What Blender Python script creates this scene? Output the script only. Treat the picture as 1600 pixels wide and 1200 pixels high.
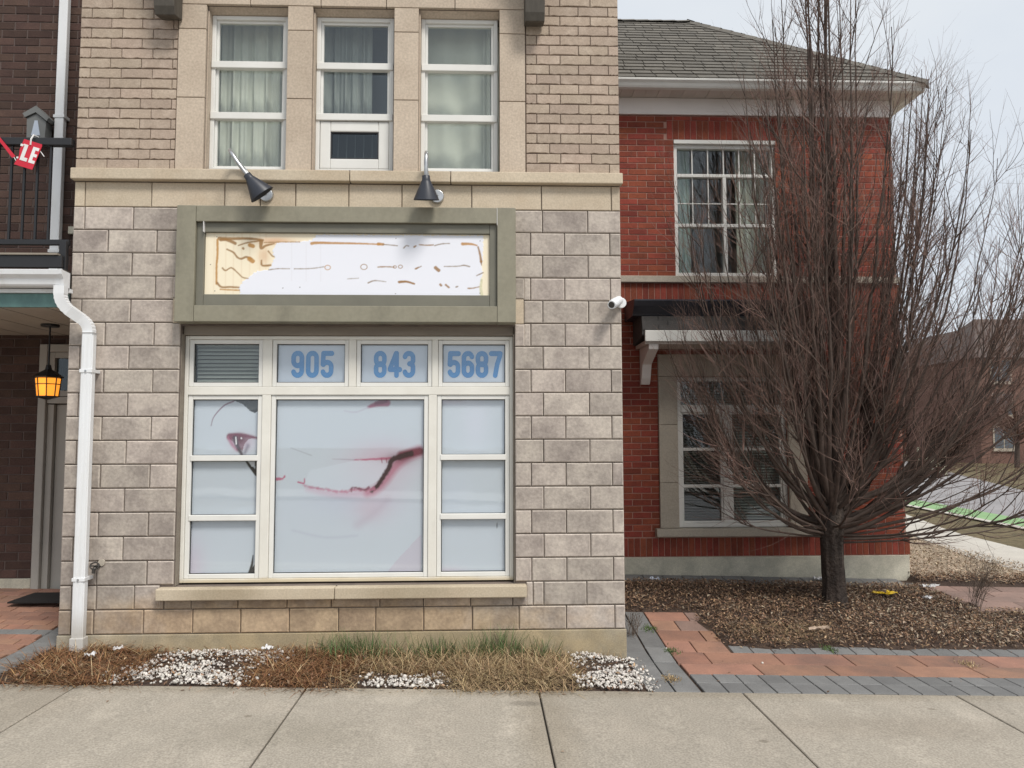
import bpy, math, random
import numpy as np
from mathutils import Vector, Matrix
for o in list(bpy.data.objects): bpy.data.objects.remove(o)
random.seed(7); RG = np.random.default_rng(11)
SC = bpy.context.scene; COL = SC.collection
R = math.radians

# ------------------------------------------------------------------ camera, sky, sun, exposure
def setup():
    p, y, r = R(4.0), R(2.1), R(0.15)
    f = Vector((math.sin(y)*math.cos(p), math.cos(y)*math.cos(p), math.sin(p)))
    rt = Vector((math.cos(y), -math.sin(y), 0)); up = rt.cross(f)
    rt2 = rt*math.cos(r) - up*math.sin(r); up2 = rt*math.sin(r) + up*math.cos(r)
    cd = bpy.data.cameras.new('camera'); cam = bpy.data.objects.new('camera', cd); COL.objects.link(cam)
    m = Matrix((rt2, up2, -f)).transposed().to_4x4(); m.translation = (0, -6.5, 1.80)
    cam.matrix_world = m
    cd.sensor_width = 36; cd.lens = 27; cd.clip_end = 1000; cd.clip_start = 0.05
    SC.camera = cam
    SUN_EL, SUN_AZ = 52, 148          # azimuth clockwise from +Y: behind the camera, to the right
    w = bpy.data.worlds.new('World'); SC.world = w; w.use_nodes = True
    nt = w.node_tree; N = nt.nodes; L = nt.links; N.clear()
    out = N.new('ShaderNodeOutputWorld'); bg = N.new('ShaderNodeBackground'); bg.inputs[1].default_value = 0.072
    sky = N.new('ShaderNodeTexSky'); sky.sky_type = 'NISHITA'; sky.sun_disc = False
    sky.sun_elevation = R(SUN_EL); sky.sun_rotation = R(SUN_AZ); sky.dust_density = 3
    hs = N.new('ShaderNodeHueSaturation'); hs.inputs['Saturation'].default_value = 0.35
    L.new(sky.outputs[0], hs.inputs['Color'])
    tc = N.new('ShaderNodeTexCoord'); no = N.new('ShaderNodeTexNoise'); no.inputs['Scale'].default_value = 2.6
    no.inputs['Detail'].default_value = 5; no.inputs['Roughness'].default_value = 0.55
    mp = N.new('ShaderNodeMapping'); mp.inputs['Scale'].default_value = (1, 1, 2.2)
    L.new(tc.outputs['Generated'], mp.inputs[0]); L.new(mp.outputs[0], no.inputs['Vector'])
    cr = N.new('ShaderNodeValToRGB'); cr.color_ramp.elements[0].position = .3; cr.color_ramp.elements[1].position = .7
    cr.color_ramp.elements[0].color = (.80, .865, .95, 1); cr.color_ramp.elements[1].color = (.91, .955, 1, 1)
    L.new(no.outputs['Fac'], cr.inputs[0])
    sc = N.new('ShaderNodeVectorMath'); sc.operation = 'SCALE'; sc.inputs['Scale'].default_value = 10.6
    L.new(cr.outputs[0], sc.inputs[0])
    mx = N.new('ShaderNodeMix'); mx.data_type = 'RGBA'; mx.inputs['Factor'].default_value = .8
    L.new(hs.outputs[0], mx.inputs['A']); L.new(sc.outputs[0], mx.inputs['B'])
    L.new(mx.outputs['Result'], bg.inputs[0]); L.new(bg.outputs[0], out.inputs[0])
    sd = bpy.data.lights.new('sun', 'SUN'); sd.energy = 2.2; sd.angle = R(16); sd.color = (1, .95, .88)
    so = bpy.data.objects.new('sun', sd); COL.objects.link(so)
    a, e = R(SUN_AZ), R(SUN_EL)
    d = Vector((math.sin(a)*math.cos(e), math.cos(a)*math.cos(e), math.sin(e)))
    so.rotation_euler = d.to_track_quat('Z', 'Y').to_euler(); so.location = d*30
    vs = SC.view_settings; vs.view_transform = 'Standard'; vs.look = 'None'; vs.exposure = 0.42; vs.gamma = 1
    vs.use_curve_mapping = False
    SC.render.resolution_x = 1024; SC.render.resolution_y = 768
setup()

# ------------------------------------------------------------------ materials
def s2l(c):
    return tuple(((v/255)/12.92 if v/255 <= .04045 else ((v/255+.055)/1.055)**2.4) for v in c)
MATS = {}
def mk(name, cols, scale=4, detail=6, rough=.85, wrand=True, rnd=0., hue=0., fine=None, bump=None, spec=.3, stains=(), lo=.35, hi=.65, nrough=.6, stretch=None, metal=0, coat=0):
    """cols: list of linear colours spread over a noise; rnd: brightness change per piece; stains: (colour, centre, half size, softness, noise)"""
    m = bpy.data.materials.new(name); m.use_nodes = True; MATS[name] = m
    nt = m.node_tree; N = nt.nodes; L = nt.links
    b = N['Principled BSDF']; b.inputs['Roughness'].default_value = rough; b.inputs['Metallic'].default_value = metal
    b.inputs['Specular IOR Level'].default_value = spec; b.inputs['Coat Weight'].default_value = coat
    b.inputs['Coat Roughness'].default_value = .03
    geo = N.new('ShaderNodeNewGeometry'); oi = N.new('ShaderNodeObjectInfo')
    ad = N.new('ShaderNodeMath'); ad.operation = 'ADD'
    L.new(oi.outputs['Random'], ad.inputs[0]); L.new(geo.outputs['Random Per Island'], ad.inputs[1])
    fr = N.new('ShaderNodeMath'); fr.operation = 'FRACT'; L.new(ad.outputs[0], fr.inputs[0]); RND = fr.outputs[0]
    pos = geo.outputs['Position']
    if stretch:
        vm = N.new('ShaderNodeVectorMath'); vm.operation = 'MULTIPLY'; vm.inputs[1].default_value = stretch
        L.new(pos, vm.inputs[0]); pos = vm.outputs[0]
    no = N.new('ShaderNodeTexNoise'); no.noise_dimensions = '4D'
    no.inputs['Scale'].default_value = scale; no.inputs['Detail'].default_value = detail; no.inputs['Roughness'].default_value = nrough
    L.new(pos, no.inputs['Vector'])
    if wrand:
        mu = N.new('ShaderNodeMath'); mu.operation = 'MULTIPLY'; mu.inputs[1].default_value = 23.7
        L.new(RND, mu.inputs[0]); L.new(mu.outputs[0], no.inputs['W'])
    if len(cols) == 1: cols = [cols[0], tuple(v*.86 for v in cols[0])]
    cr = N.new('ShaderNodeValToRGB'); el = cr.color_ramp.elements
    while len(el) < len(cols): el.new(.5)
    for i, c in enumerate(cols):
        el[i].position = lo + (hi-lo)*i/(len(cols)-1); el[i].color = (*c, 1)
    L.new(no.outputs['Fac'], cr.inputs[0]); col = cr.outputs[0]
    def mixc(fac, a, bb, mode='MIX'):
        x = N.new('ShaderNodeMix'); x.data_type = 'RGBA'; x.blend_type = mode
        if isinstance(fac, float): x.inputs['Factor'].default_value = fac
        else: L.new(fac, x.inputs['Factor'])
        for s, v in (('A', a), ('B', bb)):
            if isinstance(v, tuple): x.inputs[s].default_value = (*v, 1)
            else: L.new(v, x.inputs[s])
        return x.outputs['Result']
    if fine:
        n2 = N.new('ShaderNodeTexNoise'); n2.inputs['Scale'].default_value = fine[0]; n2.inputs['Detail'].default_value = 3
        L.new(geo.outputs['Position'], n2.inputs['Vector'])
        mr = N.new('ShaderNodeMapRange'); mr.inputs[1].default_value = .3; mr.inputs[2].default_value = .7
        mr.inputs[3].default_value = 1-fine[1]; mr.inputs[4].default_value = 1+fine[1]
        L.new(n2.outputs['Fac'], mr.inputs[0])
        sc = N.new('ShaderNodeVectorMath'); sc.operation = 'SCALE'; L.new(col, sc.inputs[0]); L.new(mr.outputs[0], sc.inputs['Scale'])
        col = sc.outputs[0]
    if rnd or hue:
        h = N.new('ShaderNodeHueSaturation')
        mr = N.new('ShaderNodeMapRange'); mr.inputs[3].default_value = 1-rnd; mr.inputs[4].default_value = 1+rnd
        L.new(RND, mr.inputs[0]); L.new(mr.outputs[0], h.inputs['Value'])
        if hue:
            mm = N.new('ShaderNodeMath'); mm.operation = 'MULTIPLY'; mm.inputs[1].default_value = 7.31; L.new(RND, mm.inputs[0])
            mf = N.new('ShaderNodeMath'); mf.operation = 'FRACT'; L.new(mm.outputs[0], mf.inputs[0])
            mr2 = N.new('ShaderNodeMapRange'); mr2.inputs[3].default_value = .5-hue; mr2.inputs[4].default_value = .5+hue
            L.new(mf.outputs[0], mr2.inputs[0]); L.new(mr2.outputs[0], h.inputs['Hue'])
        L.new(col, h.inputs['Color']); col = h.outputs[0]
    for (sc_, cen, half, soft, amt) in stains:      # weathering with a place and shape of its own on the wall
        vs = N.new('ShaderNodeVectorMath'); vs.operation = 'SUBTRACT'; vs.inputs[1].default_value = cen; L.new(geo.outputs['Position'], vs.inputs[0])
        vd = N.new('ShaderNodeVectorMath'); vd.operation = 'DIVIDE'; vd.inputs[1].default_value = half; L.new(vs.outputs[0], vd.inputs[0])
        ln = N.new('ShaderNodeVectorMath'); ln.operation = 'LENGTH'; L.new(vd.outputs[0], ln.inputs[0])
        n3 = N.new('ShaderNodeTexNoise'); n3.inputs['Scale'].default_value = 6; n3.inputs['Detail'].default_value = 5; L.new(geo.outputs['Position'], n3.inputs['Vector'])
        su = N.new('ShaderNodeMath'); su.operation = 'MULTIPLY_ADD'; su.inputs[1].default_value = .9; L.new(n3.outputs['Fac'], su.inputs[0]); L.new(ln.outputs['Value'], su.inputs[2])
        mr = N.new('ShaderNodeMapRange'); mr.inputs[1].default_value = 1.45+soft; mr.inputs[2].default_value = 1.45-soft; mr.inputs[3].default_value = 0; mr.inputs[4].default_value = amt
        L.new(su.outputs[0], mr.inputs[0]); col = mixc(mr.outputs[0], col, sc_, 'MULTIPLY')
    L.new(col, b.inputs['Base Color'])
    if bump:
        n4 = N.new('ShaderNodeTexNoise'); n4.inputs['Scale'].default_value = bump[0]; n4.inputs['Detail'].default_value = 5
        L.new(geo.outputs['Position'], n4.inputs['Vector'])
        bp = N.new('ShaderNodeBump'); bp.inputs['Strength'].default_value = bump[1]; bp.inputs['Distance'].default_value = bump[2]
        L.new(n4.outputs['Fac'], bp.inputs['Height']); L.new(bp.outputs[0], b.inputs['Normal'])
    return m
def mattr(name, rough=.6, coat=0., spec=.3):        # flat print carried by a colour attribute
    m = bpy.data.materials.new(name); m.use_nodes = True; MATS[name] = m
    N = m.node_tree.nodes; b = N['Principled BSDF']; a = N.new('ShaderNodeVertexColor'); a.layer_name = 'print'
    m.node_tree.links.new(a.outputs[0], b.inputs['Base Color']); b.inputs['Roughness'].default_value = rough
    b.inputs['Coat Weight'].default_value = coat; b.inputs['Coat Roughness'].default_value = .02; b.inputs['Specular IOR Level'].default_value = spec
    return m
def mglass(name, tint=(.8, .86, .85), boost=1.0):
    m = bpy.data.materials.new(name); m.use_nodes = True; MATS[name] = m
    nt = m.node_tree; N = nt.nodes; L = nt.links; N.clear()
    out = N.new('ShaderNodeOutputMaterial'); t = N.new('ShaderNodeBsdfTransparent'); t.inputs[0].default_value = (*tint, 1)
    g = N.new('ShaderNodeBsdfGlossy'); g.inputs['Roughness'].default_value = .02; g.inputs[0].default_value = (.9, .95, 1, 1)
    ge = N.new('ShaderNodeNewGeometry'); dt = N.new('ShaderNodeVectorMath'); dt.operation = 'DOT_PRODUCT'
    L.new(ge.outputs['Normal'], dt.inputs[0]); L.new(ge.outputs['Incoming'], dt.inputs[1])
    def ma(op, a, b=None, c_=None):
        q = N.new('ShaderNodeMath'); q.operation = op; q.use_clamp = op == 'MULTIPLY_ADD'
        for i_, v_ in enumerate((a, b, c_)):
            if v_ is None: continue
            if isinstance(v_, (int, float)): q.inputs[i_].default_value = v_
            else: L.new(v_, q.inputs[i_])
        return q.outputs[0]
    mu = ma('MULTIPLY_ADD', ma('POWER', ma('SUBTRACT', 1, ma('ABSOLUTE', dt.outputs['Value'])), 5), .93*boost, .05*boost)
    no = N.new('ShaderNodeTexNoise'); no.inputs['Scale'].default_value = 1.3; bp = N.new('ShaderNodeBump'); bp.inputs['Distance'].default_value = .004; bp.inputs['Strength'].default_value = .25
    L.new(no.outputs['Fac'], bp.inputs['Height']); L.new(bp.outputs[0], g.inputs['Normal'])
    mx = N.new('ShaderNodeMixShader'); L.new(mu, mx.inputs[0]); L.new(t.outputs[0], mx.inputs[1]); L.new(g.outputs[0], mx.inputs[2])
    L.new(mx.outputs[0], out.inputs[0]); return m
def memit(name, col, strength):
    m = bpy.data.materials.new(name); m.use_nodes = True; b = m.node_tree.nodes['Principled BSDF']
    b.inputs['Base Color'].default_value = (*col, 1); b.inputs['Emission Color'].default_value = (*col, 1); b.inputs['Emission Strength'].default_value = strength
    MATS[name] = m; return m

M = MATS
ST = dict(detail=9, rnd=.13, hue=.006, fine=(42, .13), bump=(40, .45, .006), nrough=.70,
   stains=[((1.05, .86, .60), (-1.45, 0, .28), (1.9, 1, .24), .35, .8), ((.80, .80, .80), (-3.4, 0, .5), (.28, 1, .7), .4, .7)])
mk('stone', [(.285, .246, .218), (.345, .30, .265), (.42, .368, .322), (.47, .415, .36)], scale=3.6, lo=.36, hi=.62, **ST)
mk('stone_edge', [(.40, .35, .305), (.50, .44, .385)], scale=9, lo=.35, hi=.6, **ST)
mk('stone_mortar', [(.20, .16, .135), (.14, .115, .10)], scale=9)
mk('cream_stone', [(.56, .48, .37), (.50, .42, .315), (.46, .365, .26)], scale=2.2, rnd=.06, hue=.004, fine=(70, .10), bump=(70, .25, .004), lo=.3, hi=.75,
   stains=[((.72, .70, .66), (-2.1, 0, .53), (.28, 1, .08), .4, .8), ((.74, .72, .68), (-.6, 0, .53), (.35, 1, .08), .4, .8)])
mk('surround_stone', [(.52, .435, .345), (.45, .37, .29)], scale=3, rnd=.05, fine=(55, .13), bump=(70, .25, .004))
mk('trim_joint', [(.24, .19, .15)], scale=9)
mk('buff_brick', [(.425, .34, .268), (.38, .302, .237), (.455, .37, .295)], scale=7, rnd=.09, hue=.006, fine=(80, .10), bump=(60, .5, .005))
mk('buff_mortar', [(.235, .175, .145), (.19, .14, .115)], scale=14)
mk('red_brick', [(.26, .060, .035), (.19, .046, .029)], scale=6, rnd=.20, hue=.008, fine=(70, .16), bump=(60, .4, .004))
mk('red_mortar', [(.42, .25, .20), (.33, .19, .155)], scale=10)
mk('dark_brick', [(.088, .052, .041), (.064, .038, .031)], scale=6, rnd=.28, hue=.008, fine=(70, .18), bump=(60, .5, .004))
mk('dark_mortar', [(.12, .09, .08)], scale=10)
mk('concrete', [(.42, .375, .29), (.34, .31, .25), (.46, .41, .32)], scale=3, fine=(90, .14), bump=(80, .3, .004), stains=[((.9, .78, .58), (-.8, 0, .1), (2.4, 1, .25), .4, .8)])
mk('grey_concrete', [(.56, .53, .43), (.42, .40, .33), (.60, .57, .47)], scale=2.6, fine=(90, .14), bump=(80, .3, .004))
mk('sidewalk', [(.40, .355, .295), (.345, .31, .258), (.43, .385, .322)], scale=2.6, detail=9, rnd=.035, fine=(80, .25), bump=(140, .7, .005), lo=.33, hi=.67, nrough=.7, stretch=(1, .6, 1),
   stains=[((.62, .62, .62), (.28, -1.13, 0), (.10, .05, 1), .3, .8), ((.8, .8, .78), (-1.2, -1.7, 0), (.5, .22, 1), .5, .6), ((.82, .8, .78), (2.6, -1.5, 0), (.7, .2, 1), .5, .6), ((.82, .8, .77), (-3.1, -1.3, 0), (.35, .5, 1), .5, .6), ((.55, .53, .5), (-1.5, -1.42, 0), (.022, .018, 1), .2, .7), ((.55, .53, .5), (1.7, -1.75, 0), (.03, .02, 1), .2, .7), ((.6, .58, .55), (3.1, -1.15, 0), (.025, .02, 1), .2, .7), ((.80, .77, .72), (.4, -1.6, 0), (.16, .9, 1), .5, .7), ((.84, .82, .78), (0, -.88, 0), (6, .10, 1), .5, .8)])
mk('joint_fill', [(.075, .068, .06)], scale=9)
mk('soil', [(.075, .05, .036), (.045, .03, .024)], scale=9, bump=(40, .8, .02))
mk('grey_paver', [(.205, .204, .20), (.163, .162, .16)], scale=5, rnd=.12, hue=.01, fine=(120, .15), bump=(120, .4, .003))
mk('red_paver', [(.37, .20, .138), (.30, .168, .12), (.225, .138, .106)], scale=2.6, rnd=.13, hue=.006, fine=(120, .14), bump=(120, .4, .003))
mk('brown_paver', [(.30, .20, .165), (.22, .155, .13)], scale=3, rnd=.10, fine=(120, .14), bump=(120, .4, .003))
mk('white_vinyl', [(.74, .735, .70), (.68, .675, .64)], scale=3, rough=.4, spec=.4)
mk('aged_vinyl', [(.74, .725, .665), (.67, .65, .59)], scale=4, rough=.45, spec=.4,
   stains=[((.80, .66, .42), (-1.15, .08, .60), (1.9, .5, .035), .35, .7)])
mk('white_metal', [(.76, .775, .79), (.72, .73, .735), (.60, .59, .56)], scale=5, detail=8, rough=.38, spec=.5, stretch=(2, 2, .5), lo=.42, hi=.8,
   stains=[((.62, .58, .52), (-3.245, -.1, .12), (.5, 1, .22), .5, .8)])
mk('olive_metal', [(.215, .198, .145), (.255, .238, .178), (.17, .158, .118)], scale=2.6, detail=7, rough=.5, spec=.4, fine=(30, .06), stretch=(1, 1, .45), bump=(3, .15, .01), lo=.3, hi=.72)
mk('olive_inner', [(.185, .178, .14), (.15, .145, .116)], scale=3, rough=.5, spec=.4)
mk('lintel_paint', [(.27, .235, .19), (.20, .17, .14)], scale=4, stretch=(.4, 1, 2))
mk('navy_metal', [(.022, .025, .036), (.03, .034, .046)], scale=5, rough=.42, spec=.5)
mk('black_metal', [(.016, .016, .018)], scale=5, rough=.4, spec=.5)
mk('galvanised', [(.55, .56, .57), (.40, .41, .42)], scale=16, rough=.35, metal=.85)
mk('bracket_wood', [(.10, .09, .075), (.07, .062, .052)], scale=5, rough=.7, stretch=(6, 6, 1))
mk('curtain', [(.70, .70, .63), (.60, .61, .55)], scale=3, rough=.95)
mk('grey_curtain', [(.36, .38, .37), (.30, .32, .31)], scale=3, rough=.95)
mk('green_curtain', [(.40, .50, .47), (.33, .42, .40)], scale=3, rough=.95)
mk('blind', [(.42, .43, .41)], scale=3, rough=.6)
mk('dim_blind', [(.15, .145, .14)], scale=3, rough=.6)
mk('dark_gap_sheet', [(.16, .18, .21)], scale=2)
mk('dark_room', [(.05, .05, .055)], scale=2)
mk('room_paint', [(.30, .28, .26)], scale=2)
mk('numeral_blue', [s2l((66, 134, 192)), s2l((58, 124, 184))], scale=7, rough=.3, coat=.6)
mk('film_pale', [s2l((190, 199, 213)), s2l((184, 194, 208))], scale=3, rough=.35, coat=.6)
mk('shingle', [(.15, .138, .118), (.115, .106, .092)], scale=8, rnd=.16, fine=(90, .2), bump=(120, .5, .004))
mk('hood_slate', [(.085, .08, .078), (.065, .062, .06)], scale=6, rnd=.15, fine=(80, .15))
mk('soffit', [(.66, .60, .55)], scale=3, rough=.6)
mk('porch_soffit', [(.46, .43, .38), (.40, .37, .33)], scale=4, rough=.6)
mk('frieze', [(.84, .80, .77), (.78, .74, .71)], scale=2, rough=.6)
mk('teal_metal', [(.13, .24, .225), (.10, .185, .18), (.17, .30, .27)], scale=5, rough=.5, stretch=(1, 1, .5))
mk('limestone', [(.46, .41, .34), (.40, .36, .30)], scale=4, rnd=.05, fine=(60, .12), bump=(60, .25, .004))
mk('door_paint', [(.42, .40, .36), (.37, .35, .32)], scale=3, rough=.5)
mk('grey_lantern', [(.20, .205, .20)], scale=6, rough=.5)
mk('red_plastic', [s2l((205, 48, 66)), s2l((190, 40, 58))], scale=6, rough=.4)
mk('white_print', [(.80, .79, .78)], scale=6, rough=.5)
mk('bark', [(.07, .052, .042), (.034, .026, .022), (.105, .082, .066)], scale=9, detail=8, bump=(28, 1., .03), stretch=(1, 1, .25), lo=.3, hi=.7)
mk('limb_bark', [(.105, .076, .062), (.062, .046, .038)], scale=14, rnd=.18, bump=(60, .6, .006))
mk('twig_bark', [(.215, .135, .108), (.135, .084, .069)], scale=4, rnd=.35, hue=.01, rough=.7)
mk('dry_grass', [(.44, .33, .185), (.27, .185, .10), (.56, .44, .27)], scale=5, rnd=.45, hue=.012, rough=.8)
mk('rust_grass', [(.25, .125, .055), (.17, .08, .038), (.38, .23, .11)], scale=5, rnd=.5, hue=.012, rough=.8)
mk('green_grass', [(.10, .15, .05), (.07, .105, .038)], scale=5, rnd=.35, hue=.02, rough=.7)
mk('pebble', [(.62, .59, .54), (.50, .46, .42)], scale=9, rnd=.36, hue=.02, rough=.75)
mk('leaf_litter', [(.30, .18, .108), (.18, .108, .068), (.46, .32, .20)], scale=4, rnd=.55, hue=.012, rough=.8)
mk('pale_litter', [(.42, .34, .25), (.30, .235, .17)], scale=4, rnd=.45, hue=.015, rough=.8)
mk('yellow_plastic', [s2l((226, 190, 30)), s2l((214, 176, 24))], scale=14, rough=.35)
mk('paper', [(.74, .73, .72), (.62, .62, .63)], scale=20, rough=.7)
mk('lawn', [(.105, .085, .042), (.15, .115, .06), (.07, .065, .032)], scale=2.2, detail=8, fine=(14, .3), bump=(30, .8, .03))
mk('asphalt', [(.30, .285, .285), (.25, .24, .24)], scale=.8, fine=(40, .12))
mk('green_paint', [(.25, .40, .19), (.20, .33, .155)], scale=1.5, fine=(30, .1))
mk('path_concrete', [(.52, .49, .43), (.46, .43, .38)], scale=1.6, fine=(50, .12))
mk('far_brick', [(.20, .115, .09), (.165, .095, .075)], scale=1.5, fine=(9, .15))
mk('far_red', [(.24, .095, .065), (.20, .08, .055)], scale=1.5, fine=(9, .15))
mk('far_roof', [(.115, .09, .08), (.095, .075, .068)], scale=1, fine=(6, .15))
mk('far_glass', [(.12, .14, .16)], scale=1, rough=.15, spec=.6)
mk('pale_siding', [(.55, .56, .42), (.48, .49, .37)], scale=2)
mk('plug', [(.07, .065, .06)], scale=20, rough=.5, metal=.5)
mk('lens', [(.01, .01, .012)], scale=20, rough=.1, spec=.8)
mk('weed_stem', [(.17, .13, .10), (.12, .095, .08)], scale=5, rnd=.3)
mk('door_mat', [(.02, .018, .018)], scale=20)
mattr('print_film', rough=.35, coat=.55); mattr('print_board', rough=.5)
mglass('glass', tint=(.94, .96, .945)); mglass('dark_glass', tint=(.68, .74, .75)); mglass('clear_glass', tint=(.99, .995, .99))
memit('lamp_glow', (1.0, .34, .035), .85)

# ------------------------------------------------------------------ mesh helpers
LOC = {}
def thing(name, label=None, cat=None, loc=(0, 0, 0), group=None, kind=None):
    o = bpy.data.objects.new(name, None); COL.objects.link(o); o.location = loc; o.empty_display_size = .2
    LOC[o] = Vector(loc); tag(o, label, cat, group, kind); return o
def tag(o, label=None, cat=None, group=None, kind=None):
    if label: o['label'] = label
    if cat: o['category'] = cat
    if group: o['group'] = group
    if kind: o['kind'] = kind
    return o
def link(name, me, mat=None, parent=None, bevel=0, smooth=False):
    o = bpy.data.objects.new(name, me); COL.objects.link(o)
    if mat and not len(me.materials): me.materials.append(M[mat])
    if parent:
        o.parent = parent
        if parent in LOC: o.matrix_parent_inverse = Matrix.Translation(-LOC[parent])
    if bevel:
        b = o.modifiers.new('bevel', 'BEVEL'); b.width = bevel; b.segments = 2; b.limit_method = 'ANGLE'; b.angle_limit = R(35)
    if smooth: me.polygons.foreach_set('use_smooth', [True]*len(me.polygons))
    return o
class MB:
    def __init__(s): s.v = []; s.f = []
    def add(s, vs, fs):
        n = len(s.v); s.v += [tuple(v) for v in vs]; s.f += [[i+n for i in f] for f in fs]; return s
    def box(s, x0, x1, y0, y1, z0, z1):
        return s.add([(x0, y0, z0), (x1, y0, z0), (x1, y1, z0), (x0, y1, z0), (x0, y0, z1), (x1, y0, z1), (x1, y1, z1), (x0, y1, z1)],
                     [(0, 3, 2, 1), (4, 5, 6, 7), (0, 1, 5, 4), (1, 2, 6, 5), (2, 3, 7, 6), (3, 0, 4, 7)])
    def prism(s, prof, a0, a1, axis='x'):
        """extrude a closed 2-D profile; axis x: profile is (y, z)"""
        n = len(prof)
        mp = {'x': lambda p, t: (t, p[0], p[1]), 'y': lambda p, t: (p[0], t, p[1]), 'z': lambda p, t: (p[0], p[1], t)}[axis]
        vs = [mp(p, a0) for p in prof] + [mp(p, a1) for p in prof]
        fs = [list(range(n)), list(range(2*n-1, n-1, -1))] + [[i, i+n, (i+1) % n+n, (i+1) % n] for i in range(n)]
        return s.add(vs, fs)
    def tube(s, pts, rad, k=8, cap=True, squash=None):
        pts = [Vector(p) for p in pts]; n = len(pts)
        rad = rad if isinstance(rad, (list, tuple)) else [rad]*n
        base = len(s.v); ref = None
        for i, p in enumerate(pts):
            t = (pts[min(i+1, n-1)]-pts[max(i-1, 0)]).normalized()
            if ref is None: ref = Vector((0, 0, 1)) if abs(t.z) < .9 else Vector((0, 1, 0))
            u = (ref-t*ref.dot(t)).normalized(); w = t.cross(u); ref = u
            for j in range(k):
                a = 2*math.pi*(j+.5)/k; s.v.append(tuple(p+u*(math.cos(a)*rad[i])+w*(math.sin(a)*rad[i]*(squash or 1))))
        for i in range(n-1):
            for j in range(k):
                a = base+i*k+j; b = base+i*k+(j+1) % k; s.f.append([a, b, b+k, a+k])
        if cap: s.f.append([base+j for j in range(k)][::-1]); s.f.append([base+(n-1)*k+j for j in range(k)])
        return s
    def lathe(s, cx, cy, prof, k=16, sx=1, sy=1):
        """prof: (radius, z) from bottom to top about a vertical axis"""
        b = len(s.v)
        for r, z in prof:
            for j in range(k): a = 2*math.pi*(j+.5)/k; s.v.append((cx+math.cos(a)*r*sx, cy+math.sin(a)*r*sy, z))
        for i in range(len(prof)-1):
            for j in range(k): a = b+i*k+j; c = b+i*k+(j+1) % k; s.f.append([a, c, c+k, a+k])
        s.f.append([b+j for j in range(k)][::-1]); s.f.append([b+(len(prof)-1)*k+j for j in range(k)]); return s
    def build(s, name, mat, parent=None, bevel=0, smooth=False, xf=None):
        me = bpy.data.meshes.new(name); vs = s.v if xf is None else [tuple(xf @ Vector(v)) for v in s.v]
        me.from_pydata(vs, [], s.f); me.update()
        return link(name, me, mat, parent, bevel, smooth)
def np_mesh(name, V, F):
    me = bpy.data.meshes.new(name); V = np.asarray(V, np.float32); F = np.asarray(F, np.int32); k = F.shape[1]
    me.vertices.add(len(V)); me.vertices.foreach_set('co', V.ravel()); me.loops.add(F.size); me.loops.foreach_set('vertex_index', F.ravel())
    me.polygons.add(len(F)); me.polygons.foreach_set('loop_start', np.arange(0, F.size, k, dtype=np.int32))
    me.update(calc_edges=True); return me
def box(name, mat, parent, x0, x1, y0, y1, z0, z1, bevel=0): return MB().box(x0, x1, y0, y1, z0, z1).build(name, mat, parent, bevel)

# bricks and blocks: front face at local y = 0, back at y = t; alike sizes share one mesh
CACHE = {}
def piece_geo(w, h, t, ch, wavy=0, rnd=None):
    hw, hh = w/2, h/2
    if wavy:
        n = 6; xs = [-hw+w*i/n for i in range(n+1)]
        bot = [(x, -hh+rnd.uniform(-wavy*.55, wavy*.5)) for x in xs]; top = [(hw, hh), (-hw, hh)]
        ring = bot+top
    else: ring = [(-hw, -hh), (hw, -hh), (hw, hh), (-hw, hh)]
    n = len(ring)
    ins = [(max(-hw+ch, min(hw-ch, x)), min(hh-ch, z+ch) if z < 0 else hh-ch) for x, z in ring]
    v = [(x, 0, z) for x, z in ins]+[(x, ch*.8, z) for x, z in ring]+[(x, t, z) for x, z in ring]
    f = [list(range(n))]
    for l in (0, 1):
        for i in range(n): j = (i+1) % n; f.append([l*n+i, (l+1)*n+i, (l+1)*n+j, l*n+j])
    return v, f
def piece(name, mat, parent, x0, x1, z0, z1, y, t=.014, ch=.005, wavy=0, jit=.0015):
    w, h = round(x1-x0, 3), round(z1-z0, 3); var = random.randrange(6) if wavy else 0
    key = (name, mat, w, h, t, ch, var)
    if key not in CACHE:
        v, f = piece_geo(w, h, t, ch, wavy, random.Random(var*7+1)); me = bpy.data.meshes.new(name); me.from_pydata(v, [], f); me.update()
        me.materials.append(M[mat]); CACHE[key] = me
        if mat == 'stone':
            me.materials.append(M['stone_edge'])
            for q in range(1, 5): me.polygons[q].material_index = 1
    o = link(name, CACHE[key], None, parent); o.location = ((x0+x1)/2, y+random.uniform(-jit, jit), (z0+z1)/2); return o
def joined(name, mat, parent, rects, y, t, ch):
    m = MB()
    for x0, x1, z0, z1 in rects:
        v, f = piece_geo(x1-x0, z1-z0, t, ch); dy = random.uniform(-.0015, .0015)
        m.add([((x0+x1)/2+a, y+b+dy, (z0+z1)/2+c) for a, b, c in v], f)
    return tag(m.build(name, mat, parent), kind='stuff')
def holes_wall(mb, x0, x1, z0, z1, holes, y0, y1):
    xs = sorted({x0, x1, *[v for h in holes for v in h[:2]]}); xs = [x for x in xs if x0 <= x <= x1]
    for a, b in zip(xs, xs[1:]):
        zs = sorted([(h[2], h[3]) for h in holes if h[0] <= a+1e-6 and h[1] >= b-1e-6]); z = z0
        for h0, h1 in zs:
            if h0 > z: mb.box(a, b, y0, y1, z, h0)
            z = h1
        if z < z1: mb.box(a, b, y0, y1, z, z1)
    return mb
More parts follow.
